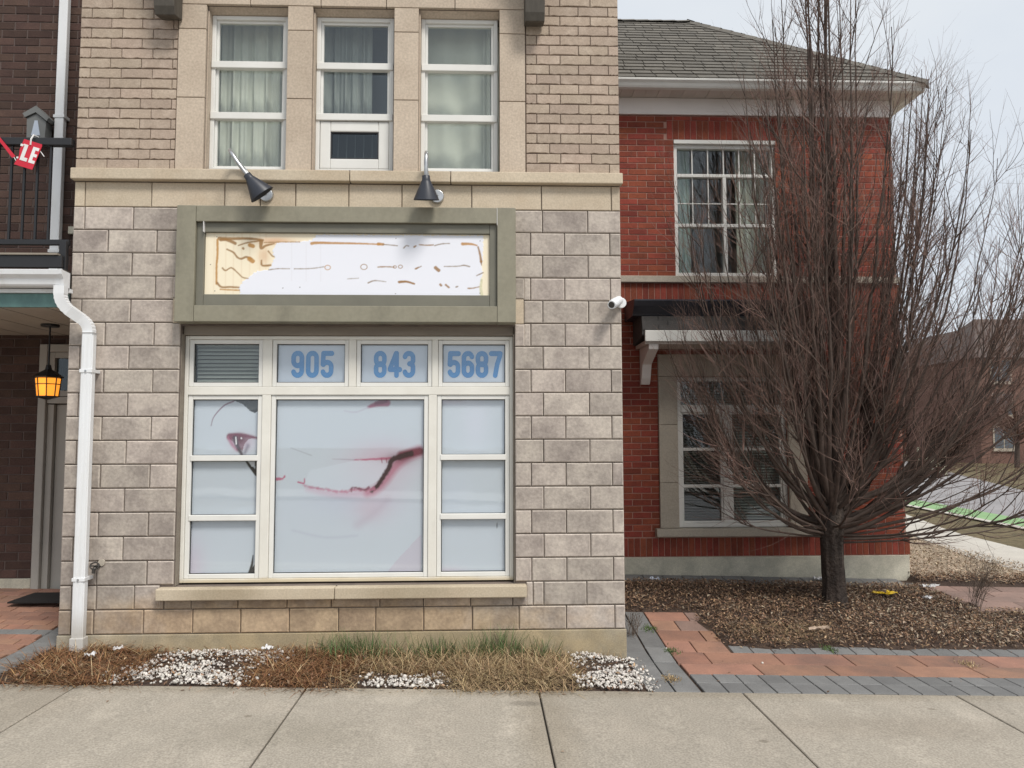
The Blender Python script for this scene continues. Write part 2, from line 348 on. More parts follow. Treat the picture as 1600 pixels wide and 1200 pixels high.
def cut(rects, holes, minw=.02):
    """clip rectangles against rectangular holes"""
    out = []
    for r in rects:
        parts = [r]
        for h in holes:
            nx = []
            for (a, b, c, d) in parts:
                if b <= h[0]+1e-4 or a >= h[1]-1e-4 or d <= h[2]+1e-4 or c >= h[3]-1e-4: nx.append((a, b, c, d)); continue
                if a < h[0]: nx.append((a, h[0], c, d))
                if b > h[1]: nx.append((h[1], b, c, d))
                a2, b2 = max(a, h[0]), min(b, h[1])
                if c < h[2]: nx.append((a2, b2, c, h[2]))
                if d > h[3]: nx.append((a2, b2, h[3], d))
            parts = nx
        out += [p for p in parts if p[1]-p[0] > minw and p[3]-p[2] > .012]
    return out
def runs(edges): return list(zip(edges, edges[1:]))
def gz(X, Y): return -0.026*min(max(X, -8), 8)+0.09*min(max(Y, 0), 2.65)
def gzv(X, Y): return -0.026*np.clip(X, -8, 8)+0.09*np.clip(Y, 0, 2.65)
def vnoise(x, y, seed=0):
    r = np.random.default_rng(seed); a = 0
    for i in range(7):
        k = 1.6**i; th, ph = r.uniform(0, 6.28, 2); a = a+np.sin((x*math.cos(th)+y*math.sin(th))*k+ph+1.3*np.sin((x*math.sin(th)-y*math.cos(th))*k*.7+ph*2))/1.45**i
    return a/2.2
def grid_sheet(name, mat, x0, x1, y0, y1, nx, ny, zf, parent=None):
    xs = np.linspace(x0, x1, nx+1); ys = np.linspace(y0, y1, ny+1); X, Y = np.meshgrid(xs, ys); Z = zf(X, Y)
    V = np.stack([X.ravel(), Y.ravel(), Z.ravel()], 1); i = np.arange(nx); j = np.arange(ny); I, J = np.meshgrid(i, j); a = (J*(nx+1)+I).ravel()
    F = np.stack([a, a+1, a+nx+2, a+nx+1], 1); return link(name, np_mesh(name, V, F), mat, parent, smooth=True)

# ================================================================== SETTING: ground, sidewalk, paving
xs = np.unique(np.concatenate([np.linspace(-200, -8, 12), np.linspace(-8, 8, 33), np.linspace(8, 300, 14)]))
ys = np.unique(np.concatenate([np.linspace(-120, -1, 10), np.linspace(-1, 3, 25), [2.65], np.linspace(3, 500, 14)]))
X, Y = np.meshgrid(xs, ys); nx = len(xs)-1; ny = len(ys)-1
I, J = np.meshgrid(np.arange(nx), np.arange(ny)); a = (J*(nx+1)+I).ravel()
tag(link('ground', np_mesh('ground', np.stack([X.ravel(), Y.ravel(), (gzv(X, Y)-.07).ravel()], 1), np.stack([a, a+1, a+nx+2, a+nx+1], 1)), 'lawn'), kind='structure')

def slab_piece(name, mat, parent, quad, drop=.05, lift=0, ch=.006):
    """a paving piece whose top follows the slope; quad = four (x, y) counter-clockwise"""
    c = (sum(q[0] for q in quad)/4, sum(q[1] for q in quad)/4)
    def ins(q, d):
        v = Vector((q[0]-c[0], q[1]-c[1])); l = v.length; v *= max(0, (l-d*1.414)/l); return (c[0]+v.x, c[1]+v.y)
    tilt = random.uniform(-.002, .002)
    top = [ins(q, ch) for q in quad]; v = [(x, y, gz(x, y)+lift+tilt) for x, y in top]+[(x, y, gz(x, y)+lift+tilt-ch) for x, y in quad]+[(x, y, gz(x, y)+lift-drop) for x, y in quad]
    f = [[0, 1, 2, 3]]+[[l*4+i, (l+1)*4+i, (l+1)*4+(i+1) % 4, l*4+(i+1) % 4] for l in (0, 1) for i in range(4)]
    m = MB(); m.add(v, [q[::-1] if k else q for k, q in enumerate(f)]); return m.build(name, mat, parent)
side = thing('sidewalk', loc=(0, -1.6, 0), kind='structure')
sx = [-9.2, -7.6, -6.02, -4.44, -2.856, -1.262, .393, 1.875, 3.45, 5.03, 6.6, 8.2, 9.8]
for i in range(len(sx)-1):
    for (ya, yb) in ((-2.42, -.85), (-3.99, -2.42)):
        g = .006
        slab_piece('slab', 'sidewalk', side, [(sx[i]+g, ya+g), (sx[i+1]-g, ya+g), (sx[i+1]-g, yb-.002), (sx[i]+g, yb-.002)], drop=.1, ch=.005)
tag(grid_sheet('sidewalk_bedding', 'joint_fill', -9.2, 9.8, -4.0, -.86, 20, 4, lambda X, Y: gzv(X, Y)-.022), kind='structure')

for nm, mt_, ya, yb, lf in (('street', 'asphalt', -15, -4.3, -.06), ('street_kerb', 'path_concrete', -4.3, -4.0, -.01), ('far_sidewalk', 'path_concrete', -18, -15, .05)):
    tag(grid_sheet(nm, mt_, -90, 60, ya, yb, 30, 3, lambda X, Y: gzv(X, Y)+lf), kind='structure')
# paving right of the stone building: grey border, red field
pave = thing('paved_path', loc=(2.5, -.3, 0), kind='structure')
def pav(mat, x0, x1, y0, y1, g=.004, sk=0, lift=0): slab_piece('paver', mat, pave, [(x0+g, y0+g), (x1-g, y0+g), (x1-g, y1-g), (x0+g, y1-g)], ch=.004, lift=lift)
x = 1.60
while x < 8:
    w = .179
    for ya, yb in ((-.845, -.63), (-.63, -.415)): pav('grey_paver', x, x+w, ya, yb)
    pav('grey_paver', x, x+w, .155, .325) if x > 2.1 and x < 7 else None
    x += w
for r, (ya, yb, off) in enumerate(((-.41, -.13, .0), (-.13, .15, .33))):
    x = 1.60-off
    while x < 8:
        a, b = max(x, 1.585), x+.60
        if b-a > .05: pav('red_paver', a, b, ya, yb)
        x += .60
for r in range(4):
    ya = .15+r*.275; off = (.24, .40)[r % 2]
    for a, b in runs([1.585, 1.585+off, 2.12]): pav('red_paver' if r < 2 or a < 1.7 else 'brown_paver', a, b, ya, ya+.275)
y = -.845; k = 0
while y < 1.9:
    d = (.43, .30, .36)[k % 3]
    pav('grey_paver', 1.39, 1.58, y, y+d); pav('grey_paver', 1.185, 1.385, y-.12 if y > -.8 else y, y+d-.12); y += d; k += 1
for i in range(16):                                    # border along the red wall
    pav('grey_paver', 1.25+i*.235, 1.25+(i+1)*.235, 2.28, 2.46); pav('grey_paver', 1.25+i*.235-.1, 1.25+(i+1)*.235-.1, 2.46, 2.63)
for r in range(5):                                     # brown walk running off to the right
    for i in range(7): a = 5.0+i*.5+(.25 if r % 2 else 0)+r*-.03; pav('brown_paver', a, a+.5, 1.35+r*.2, 1.55+r*.2)
# porch paving on the left
porch = thing('porch_paving', loc=(-4.5, .4, 0), kind='structure')
y = -.845; k = 0
while y < 1.6:
    slab_piece('paver', 'grey_paver', porch, [(-3.75, y+.004), (-3.53, y+.004), (-3.53, y+.246), (-3.75, y+.246)], ch=.004)
    y += .25
r = 0; y = -.845
while y < 1.66:
    grey = abs(y-.355) < .12; x = -6.4+(.1 if r % 2 else 0)
    while x < -3.76:
        b = min(x+.21, -3.754)
        if b-x > .04: slab_piece('paver', 'grey_paver' if grey else 'red_paver', porch, [(x+.003, y+.003), (b-.003, y+.003), (b-.003, y+.117), (x+.003, y+.117)], ch=.003)
        x += .21
    y += .12; r += 1
for nm, x0, x1, y0, y1 in (('paving_sand', 1.16, 8.4, -.85, 2.66), ('porch_sand', -6.4, -3.46, -.85, 1.7)):
    tag(grid_sheet(nm, 'soil', x0, x1, y0, y1, 24, 40, lambda X, Y: gzv(X, Y)-.02), kind='structure')
# beds: soil mounded a little, under the scattered stuff
def bed_front(X, Y):
    e = np.minimum(np.minimum((X+3.5)*3, (1.28-X)*3), np.minimum((Y+.86)*4, 1)); return gzv(X, Y)+np.clip(e, 0, 1)*(.022+.02*vnoise(X*2.1, Y*3, 3))-.012
tag(grid_sheet('front_bed', 'soil', -3.52, 1.20, -.853, .02, 90, 22, bed_front), kind='structure')
def bed_edge(X, Y):     # signed distance-like measure inside the leafy bed, > 0 inside
    wob = .10*vnoise(X*2.3, Y*2.1, 5)
    left = np.where(Y > 1.2, np.minimum(X-1.0, np.maximum(Y-1.16, X-2.1)), X-(2.10+.05*np.sin(Y*5)))+wob*.8
    front = Y-(.30+wob*.7)-np.where(X > 4.2, .05*(X-4.2), 0); back = 2.30-Y+wob*.3+np.where(X > 5.07, 1.2, 0)
    right = np.where((X > 4.95+wob) & (Y > 1.32) & (Y < 2.38), 5.0+wob-X, 7.5-X)
    return np.minimum(np.minimum(left, front), np.minimum(back, right))
def bed_tree(X, Y):
    e = np.clip(bed_edge(X, Y)*4, -.4, 1); d = np.hypot(X-3.56, Y-1.3)
    return gzv(X, Y)+e*(.035+.02*vnoise(X*2, Y*2.4, 8))+.085*np.exp(-(d/.42)**2)
tag(grid_sheet('tree_bed', 'soil', 1.2, 7.6, .1, 2.7, 130, 60, bed_tree), kind='structure')

# the far side on the right: gravel bed, concrete walk, bike lane, road
def poly(name, mat, pts, lift):
    me = bpy.data.meshes.new(name); me.from_pydata([(x, y, gz(x, y)+lift) for x, y in pts], [], [list(range(len(pts)))]); me.update()
    return tag(link(name, me, mat), kind='structure')
poly('gravel_bed', 'pale_litter', [(5.07, 2.64), (7.6, 2.64), (7.05, 3.6), (7.12, 4.7), (7.6, 6.6), (8.2, 9.5), (5.07, 9.5)], -.03)
walk = thing('concrete_walk', loc=(8, 6, 0), kind='structure')
ed = [((7.35, 1.2), (8.9, 1.2)), ((7.1, 2.6), (8.65, 3.2)), ((7.06, 3.6), (8.52, 4.6)), ((7.16, 4.8), (8.62, 6.0)), ((7.5, 6.2), (8.75, 7.3)), ((7.9, 7.6), (9.0, 8.4)), ((8.3, 9.2), (9.4, 9.8)), ((9, 12), (10.1, 12.4))]
for (a, b), (c, d) in zip(ed, ed[1:]): slab_piece('walk_slab', 'path_concrete', walk, [(a[0], a[1]+.01), (b[0], b[1]+.01), (d[0], d[1]-.01), (c[0], c[1]-.01)], lift=-.02)
def band(name, mat, a, b, w0, w1, lift):
    a, b = Vector(a), Vector(b); n = Vector((-(b-a).y, (b-a).x)).normalized(); n = n if n.x > 0 else -n
    return poly(name, mat, [a+n*w0, b+n*w0, b+n*w1, a+n*w1], lift)
band('road', 'asphalt', (10.0, 2.7), (16.0, 60), .15, 18, -.06)
band('bike_lane', 'green_paint', (10.0, 2.7), (16.0, 60), .25, 1.15, -.05)
band('kerb_strip', 'path_concrete', (10.0, 2.7), (16.0, 60), -.05, .15, -.03)

# ================================================================== STONE BUILDING
WX0, WX1 = -3.462, 1.182
stone = thing('stone_building', 'tan stone building with buff brick upper wall and blank sign above shop window', 'building', (-1.14, 0, 0))
UW = [(-2.391, -1.70), (-1.48, -.782), (-.565, .134)]; UZ = (4.10, 5.545)
BWIN = (-2.545, .262, .585, 2.75)
holes = [(*BWIN[:2], *BWIN[2:])]+[(a, b, *UZ) for a, b in UW]
core = holes_wall(MB(), WX0, WX1, -.3, 7.0, holes, .0125, .30)
core.box(WX0+.004, WX0+.25, .30, 6.0, -.3, 7.0).box(WX1-.25, WX1-.004, .30, 6.0, -.3, 7.0).box(WX0+.25, WX1-.25, 5.8, 6.0, -.3, 7)
core.box(WX0, WX1, .0125, 6.0, 7.0, 7.2)
core.build('wall_core', 'stone_mortar', stone)
MB().box(WX0+.25, WX1-.25, .30, 5.8, 3.25, 3.5).box(WX0+.25, WX1-.25, .30, 5.8, .1, .3).build('floor_slab', 'dark_room', stone)
MB().box(WX0+.25, WX1-.25, 2.2, 2.3, .3, 3.25).box(WX0+.25, WX1-.25, 2.2, 2.3, 3.5, 7.0).build('room_partition', 'room_paint', stone)
box('foundation', 'concrete', stone, WX0-.005, WX1+.006, -.012, .012, -.3, .205, bevel=.006)
# stone courses
C0, CH = .208, .1972; J = .008
for r in range(18):
    z0 = C0+r*CH+J/2; z1 = z0+CH-J; A_ = (17-r) % 2 == 0       # the top course carries the short corner piece on the left
    if r == 0: ed = [WX0, -3.36, -3.181, -2.781, -2.384, -1.995, -1.60, -1.198, -.893, -.498, -.096, .292, .687, 1.094, WX1]
    elif r == 1: ed = [WX0, -3.365, -3.165, -2.86, -2.62, -2.40, -2.02, -1.62, -1.26, -.86, -.50, -.11, .24, .41, .50, .86, WX1]
    else:
        off = .095 if A_ else .295
        ed = [WX0, WX0+off]
        while ed[-1] < -2.9: ed.append(ed[-1]+.403)
        ed = [e for e in ed if e < -2.6]+[BWIN[0]]
        ro = [WX1, WX1-(.285 if A_ else .095)]
        while ro[-1] > .62: ro.append(ro[-1]-.393)
        if A_ is False: ro.append(.40)
        ro = sorted({round(v, 3) for v in ro if v > .31})
        ed = ed+[None]+[BWIN[1]]+ro
    for a, b in runs(ed):
        if a is None or b is None: continue
        for (p, q, s, t) in cut([(a+J/2, b-J/2, z0, z1)], [(-2.615, -2.54, 2.765, 2.985), (.26, .345, 2.765, 2.985), (-2.66, .355, .48, .59)]):
            piece('stone_block', 'stone', stone, p, q, s, t, -.006, .022, .008, jit=.003)
for x0, x1 in ((-2.612, -2.548), (.268, .34)): box('bearing_stone', 'cream_stone', stone, x0, x1, -.006, .03, 2.77, 2.98, bevel=.004)
# cream course, ledge, surround
ed = [WX0, -3.373, -2.819, -2.207, -1.905, -1.608, -1.157, -.704, -.105, .497, 1.104, WX1]
for a, b in runs(ed): piece('cream_block', 'cream_stone', stone, a+.004, b-.004, 3.762, 3.972, -.003, .018, .005)
for a, b in runs([-3.475, -2.01, -1.143, -.285, 1.20]): box('ledge_stone', 'cream_stone', stone, a+.003, b-.003, -.062, .015, 3.98, 4.076, bevel=.008)
pil = [(-2.63, UW[0][0]), (UW[0][1], UW[1][0]), (UW[1][1], UW[2][0]), (UW[2][1], .362)]
for a, b in pil:
    for s, t in runs([4.078, 4.716, 5.325, 5.545]):
        MB().box(a+.003, b-.003, -.016, .14, s+.003, t-.003).build('surround_stone', 'surround_stone', stone, bevel=.004)
for a, b in runs([-2.63, -2.022, -1.416, -.85, -.253, .362]): MB().box(a+.003, b-.003, -.016, .16, 5.548, 5.85).build('surround_stone', 'surround_stone', stone, bevel=.004)
box('surround_joint', 'trim_joint', stone, -2.622, .355, .005, .0122, 5.60, 5.9)
# upper brick panels
bh = .0885
mor = holes_wall(MB(), WX0+.003, WX1-.003, 4.077, 6.6, [(-2.632, .364, 4.07, 5.86)], .008, .0122); mor.build('brick_mortar', 'buff_mortar', stone)
LA = [WX0, -3.201, -2.939, -2.676, -2.634]; LB = [WX0, -3.369, -3.108, -2.845, -2.634]
RA = [.366, .571, .828, 1.091, WX1]; RB = [.366, .46, .667, .935, WX1]
for r in range(28):
    z0 = 4.08+r*bh
    for ed in ((LA, RA), (LB, RB))[r % 2]:
        for a, b in runs(ed): piece('brick', 'buff_brick', stone, a+.003, b-.003, z0+.008, z0+bh-.002, -.004, .014, .004, wavy=.008, jit=.001)
    if z0 > 5.85:
        for i in range(11):
            a = -2.632+i*.272; piece('brick', 'buff_brick', stone, a+.003, a+.267, z0+.008, z0+bh-.002, -.004, .014, .004, wavy=.008, jit=.001)
for cx in (-2.68, .435):                               # dark wooden brackets under the eave above the picture
    MB().prism([(-.02, 5.39), (-.17, 5.355), (-.20, 5.42), (-.26, 5.75), (-.45, 6.3), (-.5, 7.2), (-.02, 7.2)], cx-.085, cx+.085).build('eave_bracket', 'bracket_wood', stone, bevel=.006)
box('eave', 'bracket_wood', stone, WX0-.2, WX1+.2, -.6, 6.2, 7.21, 7.35, bevel=.01)

# windows ------------------------------------------------------------
def frame(mb, x0, x1, z0, z1, w, y0, y1):
    mb.box(x0, x0+w, y0, y1, z0, z1); mb.box(x1-w, x1, y0, y1, z0, z1)
    mb.box(x0+w, x1-w, y0+.0015, y1, z0, z0+w); mb.box(x0+w, x1-w, y0+.0015, y1, z1-w, z1)
def pane(win, x0, x1, z0, z1, y, mat='glass'): return box('pane', mat, win, x0, x1, y, y+.004, z0, z1)
def curtain(win, x0, x1, z0, z1, y, mat, folds, amp=.022, seed=1, name='curtain'):
    r = np.random.default_rng(seed); n = 160; m = 6; u = np.linspace(x0, x1, n+1); ph = r.uniform(0, 6.28, 3)
    V = []
    for j in range(m+1):
        t = j/m; z = z0+(z1-z0)*t
        dy = amp*(np.sin(u*folds+ph[0]+.15*t)+.6*np.sin(u*folds*1.73+ph[1])+.4*np.sin(u*folds*.41+ph[2]))*(1-.35*t)
        V.append(np.stack([u, y+dy, np.full_like(u, z)], 1))
    I, J = np.meshgrid(np.arange(n), np.arange(m)); a = (J*(n+1)+I).ravel()
    return link(name, np_mesh(name, np.concatenate(V), np.stack([a, a+1, a+n+2, a+n+1], 1)), mat, win, smooth=True)
for k, (a, b) in enumerate(UW):
    mb = MB(); fy = .09
    a1, b1 = a+.012, b-.012; z0, z1 = 4.105, 5.505
    frame(mb, a1, b1, z0, z1, .035, fy, fy+.07)
    win = mb.build('window', 'white_vinyl', stone, bevel=.004)
    # brick-mould step and dark head above the sash
    mb = MB(); frame(mb, a1+.035, b1-.035, z0+.035, z1-.035, .022, fy+.022, fy+.06); mb.build('sash', 'white_vinyl', win, bevel=.003)
    MB().prism([(.02, 5.5475), (.15, 5.5475), (.15, 5.507), (.075, 5.507)], a-.002, b+.002).build('head_capping', 'surround_stone', win)
    MB().box(a-.002, a+.011, .02, .12, 4.10, 5.506).build('side_capping', 'surround_stone', win)
    for zb in (5.06, 4.602):
        MB().box(a1+.004, b1-.004, fy-.014, fy+.05, zb-.032, zb+.028).build('glazing_bar', 'white_vinyl', win, bevel=.004)
    gx0, gx1 = a1+.058, b1-.058
    for q, (s, t) in enumerate(((4.165, 4.57), (4.63, 5.03), (5.088, 5.452))):
        if k == 1 and q == 0: continue
        pane(win, gx0, gx1, s-.004, t+.004, fy+.038)
    if k == 0: curtain(win, a-.05, b+.05, 4.08, 5.62, .34, 'curtain', 62, seed=3)
    if k == 1:
        curtain(win, a-.05, a+.46, 4.60, 5.62, .34, 'grey_curtain', 70, seed=5)
        curtain(win, a+.44, b+.06, 4.60, 5.62, .50, 'dark_gap_sheet', 9, amp=.005, seed=5, name='dark_gap_sheet')  # sheet coloured dark to stand for the unlit opening beside the curtain
        mb = MB(); frame(mb, a1+.038, b1-.038, 4.142, 4.565, .09, fy+.004, fy+.05); mb.build('vent_sash', 'white_vinyl', win, bevel=.008)
        mb = MB(); frame(mb, a1+.128, b1-.128, 4.232, 4.475, .010, fy+.016, fy+.04); mb.build('vent_bead', 'dark_room', win)
        pane(win, a1+.13, b1-.13, 4.234, 4.473, fy+.03, 'dark_glass')
        mb = MB()
        for i in range(6): mb.box(a1+.17+i*.075, a1+.176+i*.075, fy+.12, fy+.13, 4.22, 4.5)
        mb.build('vent_screen', 'room_paint', win)
    if k == 2: curtain(win, a-.05, b+.05, 4.08, 5.62, .34, 'curtain', 17, amp=.02, seed=9); curtain(win, b-.14, b+.03, 4.08, 5.62, .29, 'curtain', 85, amp=.012, seed=4)

# shop window
fy = .085
mb = MB(); frame(mb, -2.535, .250, .600, 2.672, .030, fy, fy+.09)
mb.box(-2.505, .220, fy+.002, fy+.09, 2.168, 2.238)
for a, b, s, t in ((-1.882, -1.808, .63, 2.168), (-.474, -.402, .63, 2.168), (-1.884, -1.806, 2.238, 2.642), (-1.155, -1.093, 2.238, 2.642), (-.445, -.393, 2.238, 2.642)):
    mb.box(a, b, fy+.003, fy+.09, s, t)
shop = mb.build('shop_window', 'aged_vinyl', stone, bevel=.004)
cells_top = [(-2.505, -1.884), (-1.806, -1.155), (-1.093, -.445), (-.393, .220)]
for i, (a, b) in enumerate(cells_top):
    mb = MB(); frame(mb, a+.002, b-.002, 2.24, 2.64, .034, fy+.014, fy+.07); sash = mb.build('sash', 'white_vinyl', shop, bevel=.004)
    pane(shop, a+.034, b-.034, 2.272, 2.608, fy+.046, 'clear_glass' if i else 'glass')
    mb = MB(); frame(mb, a+.034, b-.034, 2.272, 2.608, .008, fy+.036, fy+.0455); mb.build('gasket', 'black_metal', shop)
    if i == 0:
        mb = MB()
        for q in range(10):
            zz = 2.285+q*.033; mb.add([(a+.04, fy+.09, zz), (b-.04, fy+.09, zz), (b-.04, fy+.112, zz+.028), (a+.04, fy+.112, zz+.028)], [(0, 1, 2, 3)])
        mb.box(a+.035, b-.035, fy+.085, fy+.12, 2.60, 2.63); mb.build('blind', 'blind', shop)
    else: box('film', 'film_pale', shop, a+.034, b-.034, fy+.056, fy+.060, 2.272, 2.608)
lowL = (-2.505, -1.882); lowC = (-1.808, -.474); lowR = (-.402, .220)
for a, b in (lowL, lowC, lowR):
    mb = MB(); frame(mb, a+.002, b-.002, .632, 2.166, .036, fy+.014, fy+.07); mb.build('sash', 'white_vinyl', shop, bevel=.004)
for a, b in (lowL, lowR):
    for zb in (1.634, 1.134): MB().box(a+.03, b-.03, fy+.006, fy+.07, zb-.024, zb+.024).build('glazing_bar', 'white_vinyl', shop, bevel=.005)
# prints on the film: colours worked out stroke by stroke on a fine grid (photo-pixel sketch coordinates)
def seg_dist(PX, PY, pts):
    """distance to a polyline and position (0..1) along it"""
    best = np.full(PX.shape, 1e9); tt = np.zeros(PX.shape); n = len(pts)-1
    for i in range(n):
        (x0, y0), (x1, y1) = pts[i], pts[i+1]; dx, dy = x1-x0, y1-y0; L2 = dx*dx+dy*dy+1e-9
        t = np.clip(((PX-x0)*dx+(PY-y0)*dy)/L2, 0, 1); d = np.hypot(PX-x0-t*dx, PY-y0-t*dy); m = d < best
        best = np.where(m, d, best); tt = np.where(m, (i+t)/n, tt)
    return best, tt
def inpoly(PX, PY, pts):
    ins = np.zeros(PX.shape, bool); n = len(pts)
    for i in range(n):
        (x0, y0), (x1, y1) = pts[i], pts[(i+1) % n]
        c = ((y0 > PY) != (y1 > PY)) & (PX < (x1-x0)*(PY-y0)/((y1-y0)+1e-12)+x0); ins ^= c
    return ins
def print_panel(name, mat, parent, x0, x1, z0, z1, y, px0, px1, py0, py1, nx, nz, strokes, base, relief=None):
    u = np.linspace(0, 1, nx+1); v = np.linspace(0, 1, nz+1); U, Vv = np.meshgrid(u, v); PX = px0+(px1-px0)*U; PY = py1+(py0-py1)*Vv
    Cc = np.empty(PX.shape+(3,)); Cc[:] = s2l(base); yy = np.full(PX.shape, y)
    for f in strokes: Cc = f(PX, PY, Cc)
    if relief is not None: yy = yy-relief(PX, PY)
    V = np.stack([x0+(x1-x0)*U.ravel(), yy.ravel(), z0+(z1-z0)*Vv.ravel()], 1)
    I, J = np.meshgrid(np.arange(nx), np.arange(nz)); a = (J*(nx+1)+I).ravel()
    me = np_mesh(name, V, np.stack([a, a+1, a+nx+2, a+nx+1], 1)); at = me.color_attributes.new('print', 'FLOAT_COLOR', 'POINT')
    at.data.foreach_set('color', np.concatenate([Cc.reshape(-1, 3), np.ones((V.shape[0], 1))], 1).astype(np.float32).ravel())
    return link(name, me, mat, parent)
def stroke(pts, w0, w1, col, soft=1., amt=1., rag=0, seed=0):
    col = np.array(s2l(col))
    if len(pts) > 2:
        K = [np.array(p_, float) for p_ in pts]; q_ = []
        for i in range(len(K)-1):
            a0, a1, a2, a3 = K[max(i-1, 0)], K[i], K[i+1], K[min(i+2, len(K)-1)]
            q_ += [tuple(.5*(2*a1+(a2-a0)*u+(2*a0-5*a1+4*a2-a3)*u*u+(3*a1-a0-3*a2+a3)*u**3)) for u in (0, .25, .5, .75)]
        pts = q_+[tuple(K[-1])]
    def f(PX, PY, C):
        d, t = seg_dist(PX, PY, pts); w = w0+(w1-w0)*t
        if rag: d = d+rag*vnoise(PX*.55, PY*.55, seed)
        m = np.clip((w-d)/soft+.5, 0, 1)[..., None]*amt; return C*(1-m)+col*m
    return f
def blob(cx, cy, rx, ry, col, amt):
    col = np.array(s2l(col))
    def f(PX, PY, C): m = (np.exp(-((PX-cx)/rx)**2-((PY-cy)/ry)**2)*amt)[..., None]; return C*(1-m)+col*m
    return f
def patch(pts, col, amt=1.):
    col = np.array(s2l(col))
    def f(PX, PY, C): m = (inpoly(PX, PY, pts)*amt)[..., None]; return C*(1-m)+col*m
    return f
def c(pts): return [(260+x/4, 600+y/4) for x, y in pts]
FB = (193, 201, 211)
FY = fy+.058
# centre pane: faded smiling mouth
st = [blob(600, 725, 50, 26, (196, 160, 180), .55), blob(588, 765, 45, 40, (205, 180, 196), .5), blob(545, 785, 70, 30, (186, 192, 208), .6),
      patch(c([(1440, 1125), (1600, 955), (1600, 1200), (1380, 1200)]), (190, 184, 198), .75), blob(580, 800, 26, 20, (196, 176, 190), .5),
      stroke(c([(1200, 900), (1300, 830), (1390, 740)]), 5, 3, (180, 168, 184), 12, .5), stroke(c([(800, 930), (1000, 975), (1200, 965)]), 1, 1, (172, 176, 194), 5, .6),
      stroke(c([(780, 420), (910, 468)]), .4, .6, (120, 115, 130), 1.5, .5), stroke(c([(1040, 490), (1190, 497)]), .4, .8, (150, 130, 150), 1.5, .6),
      patch(c([(870, 640), (900, 560), (1180, 500), (1380, 500), (1390, 530), (1340, 620), (1250, 665), (1080, 685), (900, 655)]), (206, 214, 225), .5),
      stroke(c([(1290, 700), (1200, 706), (1080, 712), (980, 698), (890, 676)]), 5, 3, (190, 150, 174), 9, .55),
      stroke(c([(1180, 497), (1290, 493), (1400, 486)]), .8, 2.2, (178, 100, 128), 2, .9, .6, 2),
      stroke(c([(1580, 446), (1500, 478), (1430, 540), (1375, 620), (1320, 680), (1260, 705)]), 9, 4.5, (172, 98, 124), 9, .75),
      stroke(c([(1585, 442), (1530, 456), (1470, 470)]), 6.5, 7, (110, 42, 62), 5, .95), blob(625, 722, 22, 9, (92, 34, 52), .6),
      stroke(c([(1530, 458), (1460, 478), (1410, 500), (1395, 545), (1362, 598), (1325, 655), (1285, 690)]), 4.5, 3.0, (50, 24, 32), 2.6, .97, .8, 3),
      stroke(c([(1345, 490), (1350, 515)]), 1.2, .6, (150, 80, 104), 1.2, .9), stroke(c([(1376, 490), (1378, 515)]), 1.2, .6, (140, 70, 92), 1.2, .9),
      stroke(c([(1300, 676), (1250, 685), (1170, 680), (1150, 690), (1080, 694), (1000, 680), (900, 664), (868, 648)]), 2.8, 1.0, (176, 110, 136), 3.2, .85, 1.4, 4),
      stroke(c([(1270, 668), (1245, 684), (1205, 675), (1168, 668), (1160, 690)]), 1.8, 1.2, (120, 72, 90), 2.0, .85, .6, 4),
      stroke(c([(868, 612), (866, 640), (830, 633)]), .8, 1.4, (176, 92, 124), 1.2, .9), stroke(c([(690, 612), (730, 612), (746, 596)]), 2.6, 1, (178, 96, 126), 1.6, .9, .8, 6),
      stroke(c([(1262, 165), (1310, 148), (1375, 138)]), 2, 6, (150, 66, 100), 3, .9), stroke(c([(1310, 140), (1370, 128)]), 3, 3, (112, 46, 74), 2.5, .8), stroke(c([(1110, 188), (1180, 198), (1260, 168)]), .6, 1, (176, 170, 188), 2.5, .7)]
print_panel('printed_film', 'print_film', shop, lowC[0]+.034, lowC[1]-.034, .664, 2.134, FY, 432, 664, 629, 898, 232, 268, st, FB)
stl = [stroke(c([(258, 275), (270, 230), (300, 190), (345, 150), (400, 128)]), .5, 1.2, (112, 62, 86), 1.5, .9),
       stroke(c([(380, 340), (440, 333), (500, 338), (560, 350)]), 5, 1.5, (108, 40, 60), 3, .95), blob(378, 694, 20, 13, (188, 150, 172), .5), stroke(c([(375, 350), (400, 390), (430, 420)]), 3, 2, (168, 100, 128), 4, .8),
       patch(c([(372, 330), (400, 322), (470, 326), (560, 346), (505, 356), (480, 378), (465, 425), (440, 410), (405, 375), (378, 352)]), (112, 54, 74), .72), blob(372, 690, 9, 7, (86, 30, 46), .8),
       stroke(c([(415, 350), (430, 395), (460, 445)]), 4, 2.5, (66, 54, 66), 3, .9), stroke(c([(500, 395), (480, 440)]), 3, 2, (120, 112, 128), 4, .7), stroke(c([(420, 345), (424, 385)]), .9, .9, (236, 236, 240), 1, 1), stroke(c([(455, 349), (457, 352)]), 1, 1, (230, 230, 236), 1, 1),
       patch(c([(400, 122), (460, 146), (505, 182), (540, 198), (572, 180), (575, 90), (280, 90), (280, 117)]), (58, 62, 62), .96), patch(c([(500, 182), (540, 200), (575, 178), (575, 150), (545, 178)]), (26, 26, 28), .9)]
stm = [stroke(c([(492, 480), (520, 515), (560, 560)]), 1.5, 4, (30, 28, 32), 1.5, 1), patch(c([(545, 480), (575, 480), (575, 560), (552, 545)]), (40, 36, 42), .95), patch(c([(505, 480), (545, 480), (548, 512), (528, 515)]), (214, 218, 226), .9)]
stb = [stroke(c([(548, 1080), (542, 1140), (528, 1200)]), .8, 3.2, (26, 24, 28), 1.2, 1), stroke(c([(565, 1150), (540, 1200)]), 3, 5, (30, 28, 32), 1.5, 1), blob(300, 885, 20, 40, (196, 182, 200), .6)]
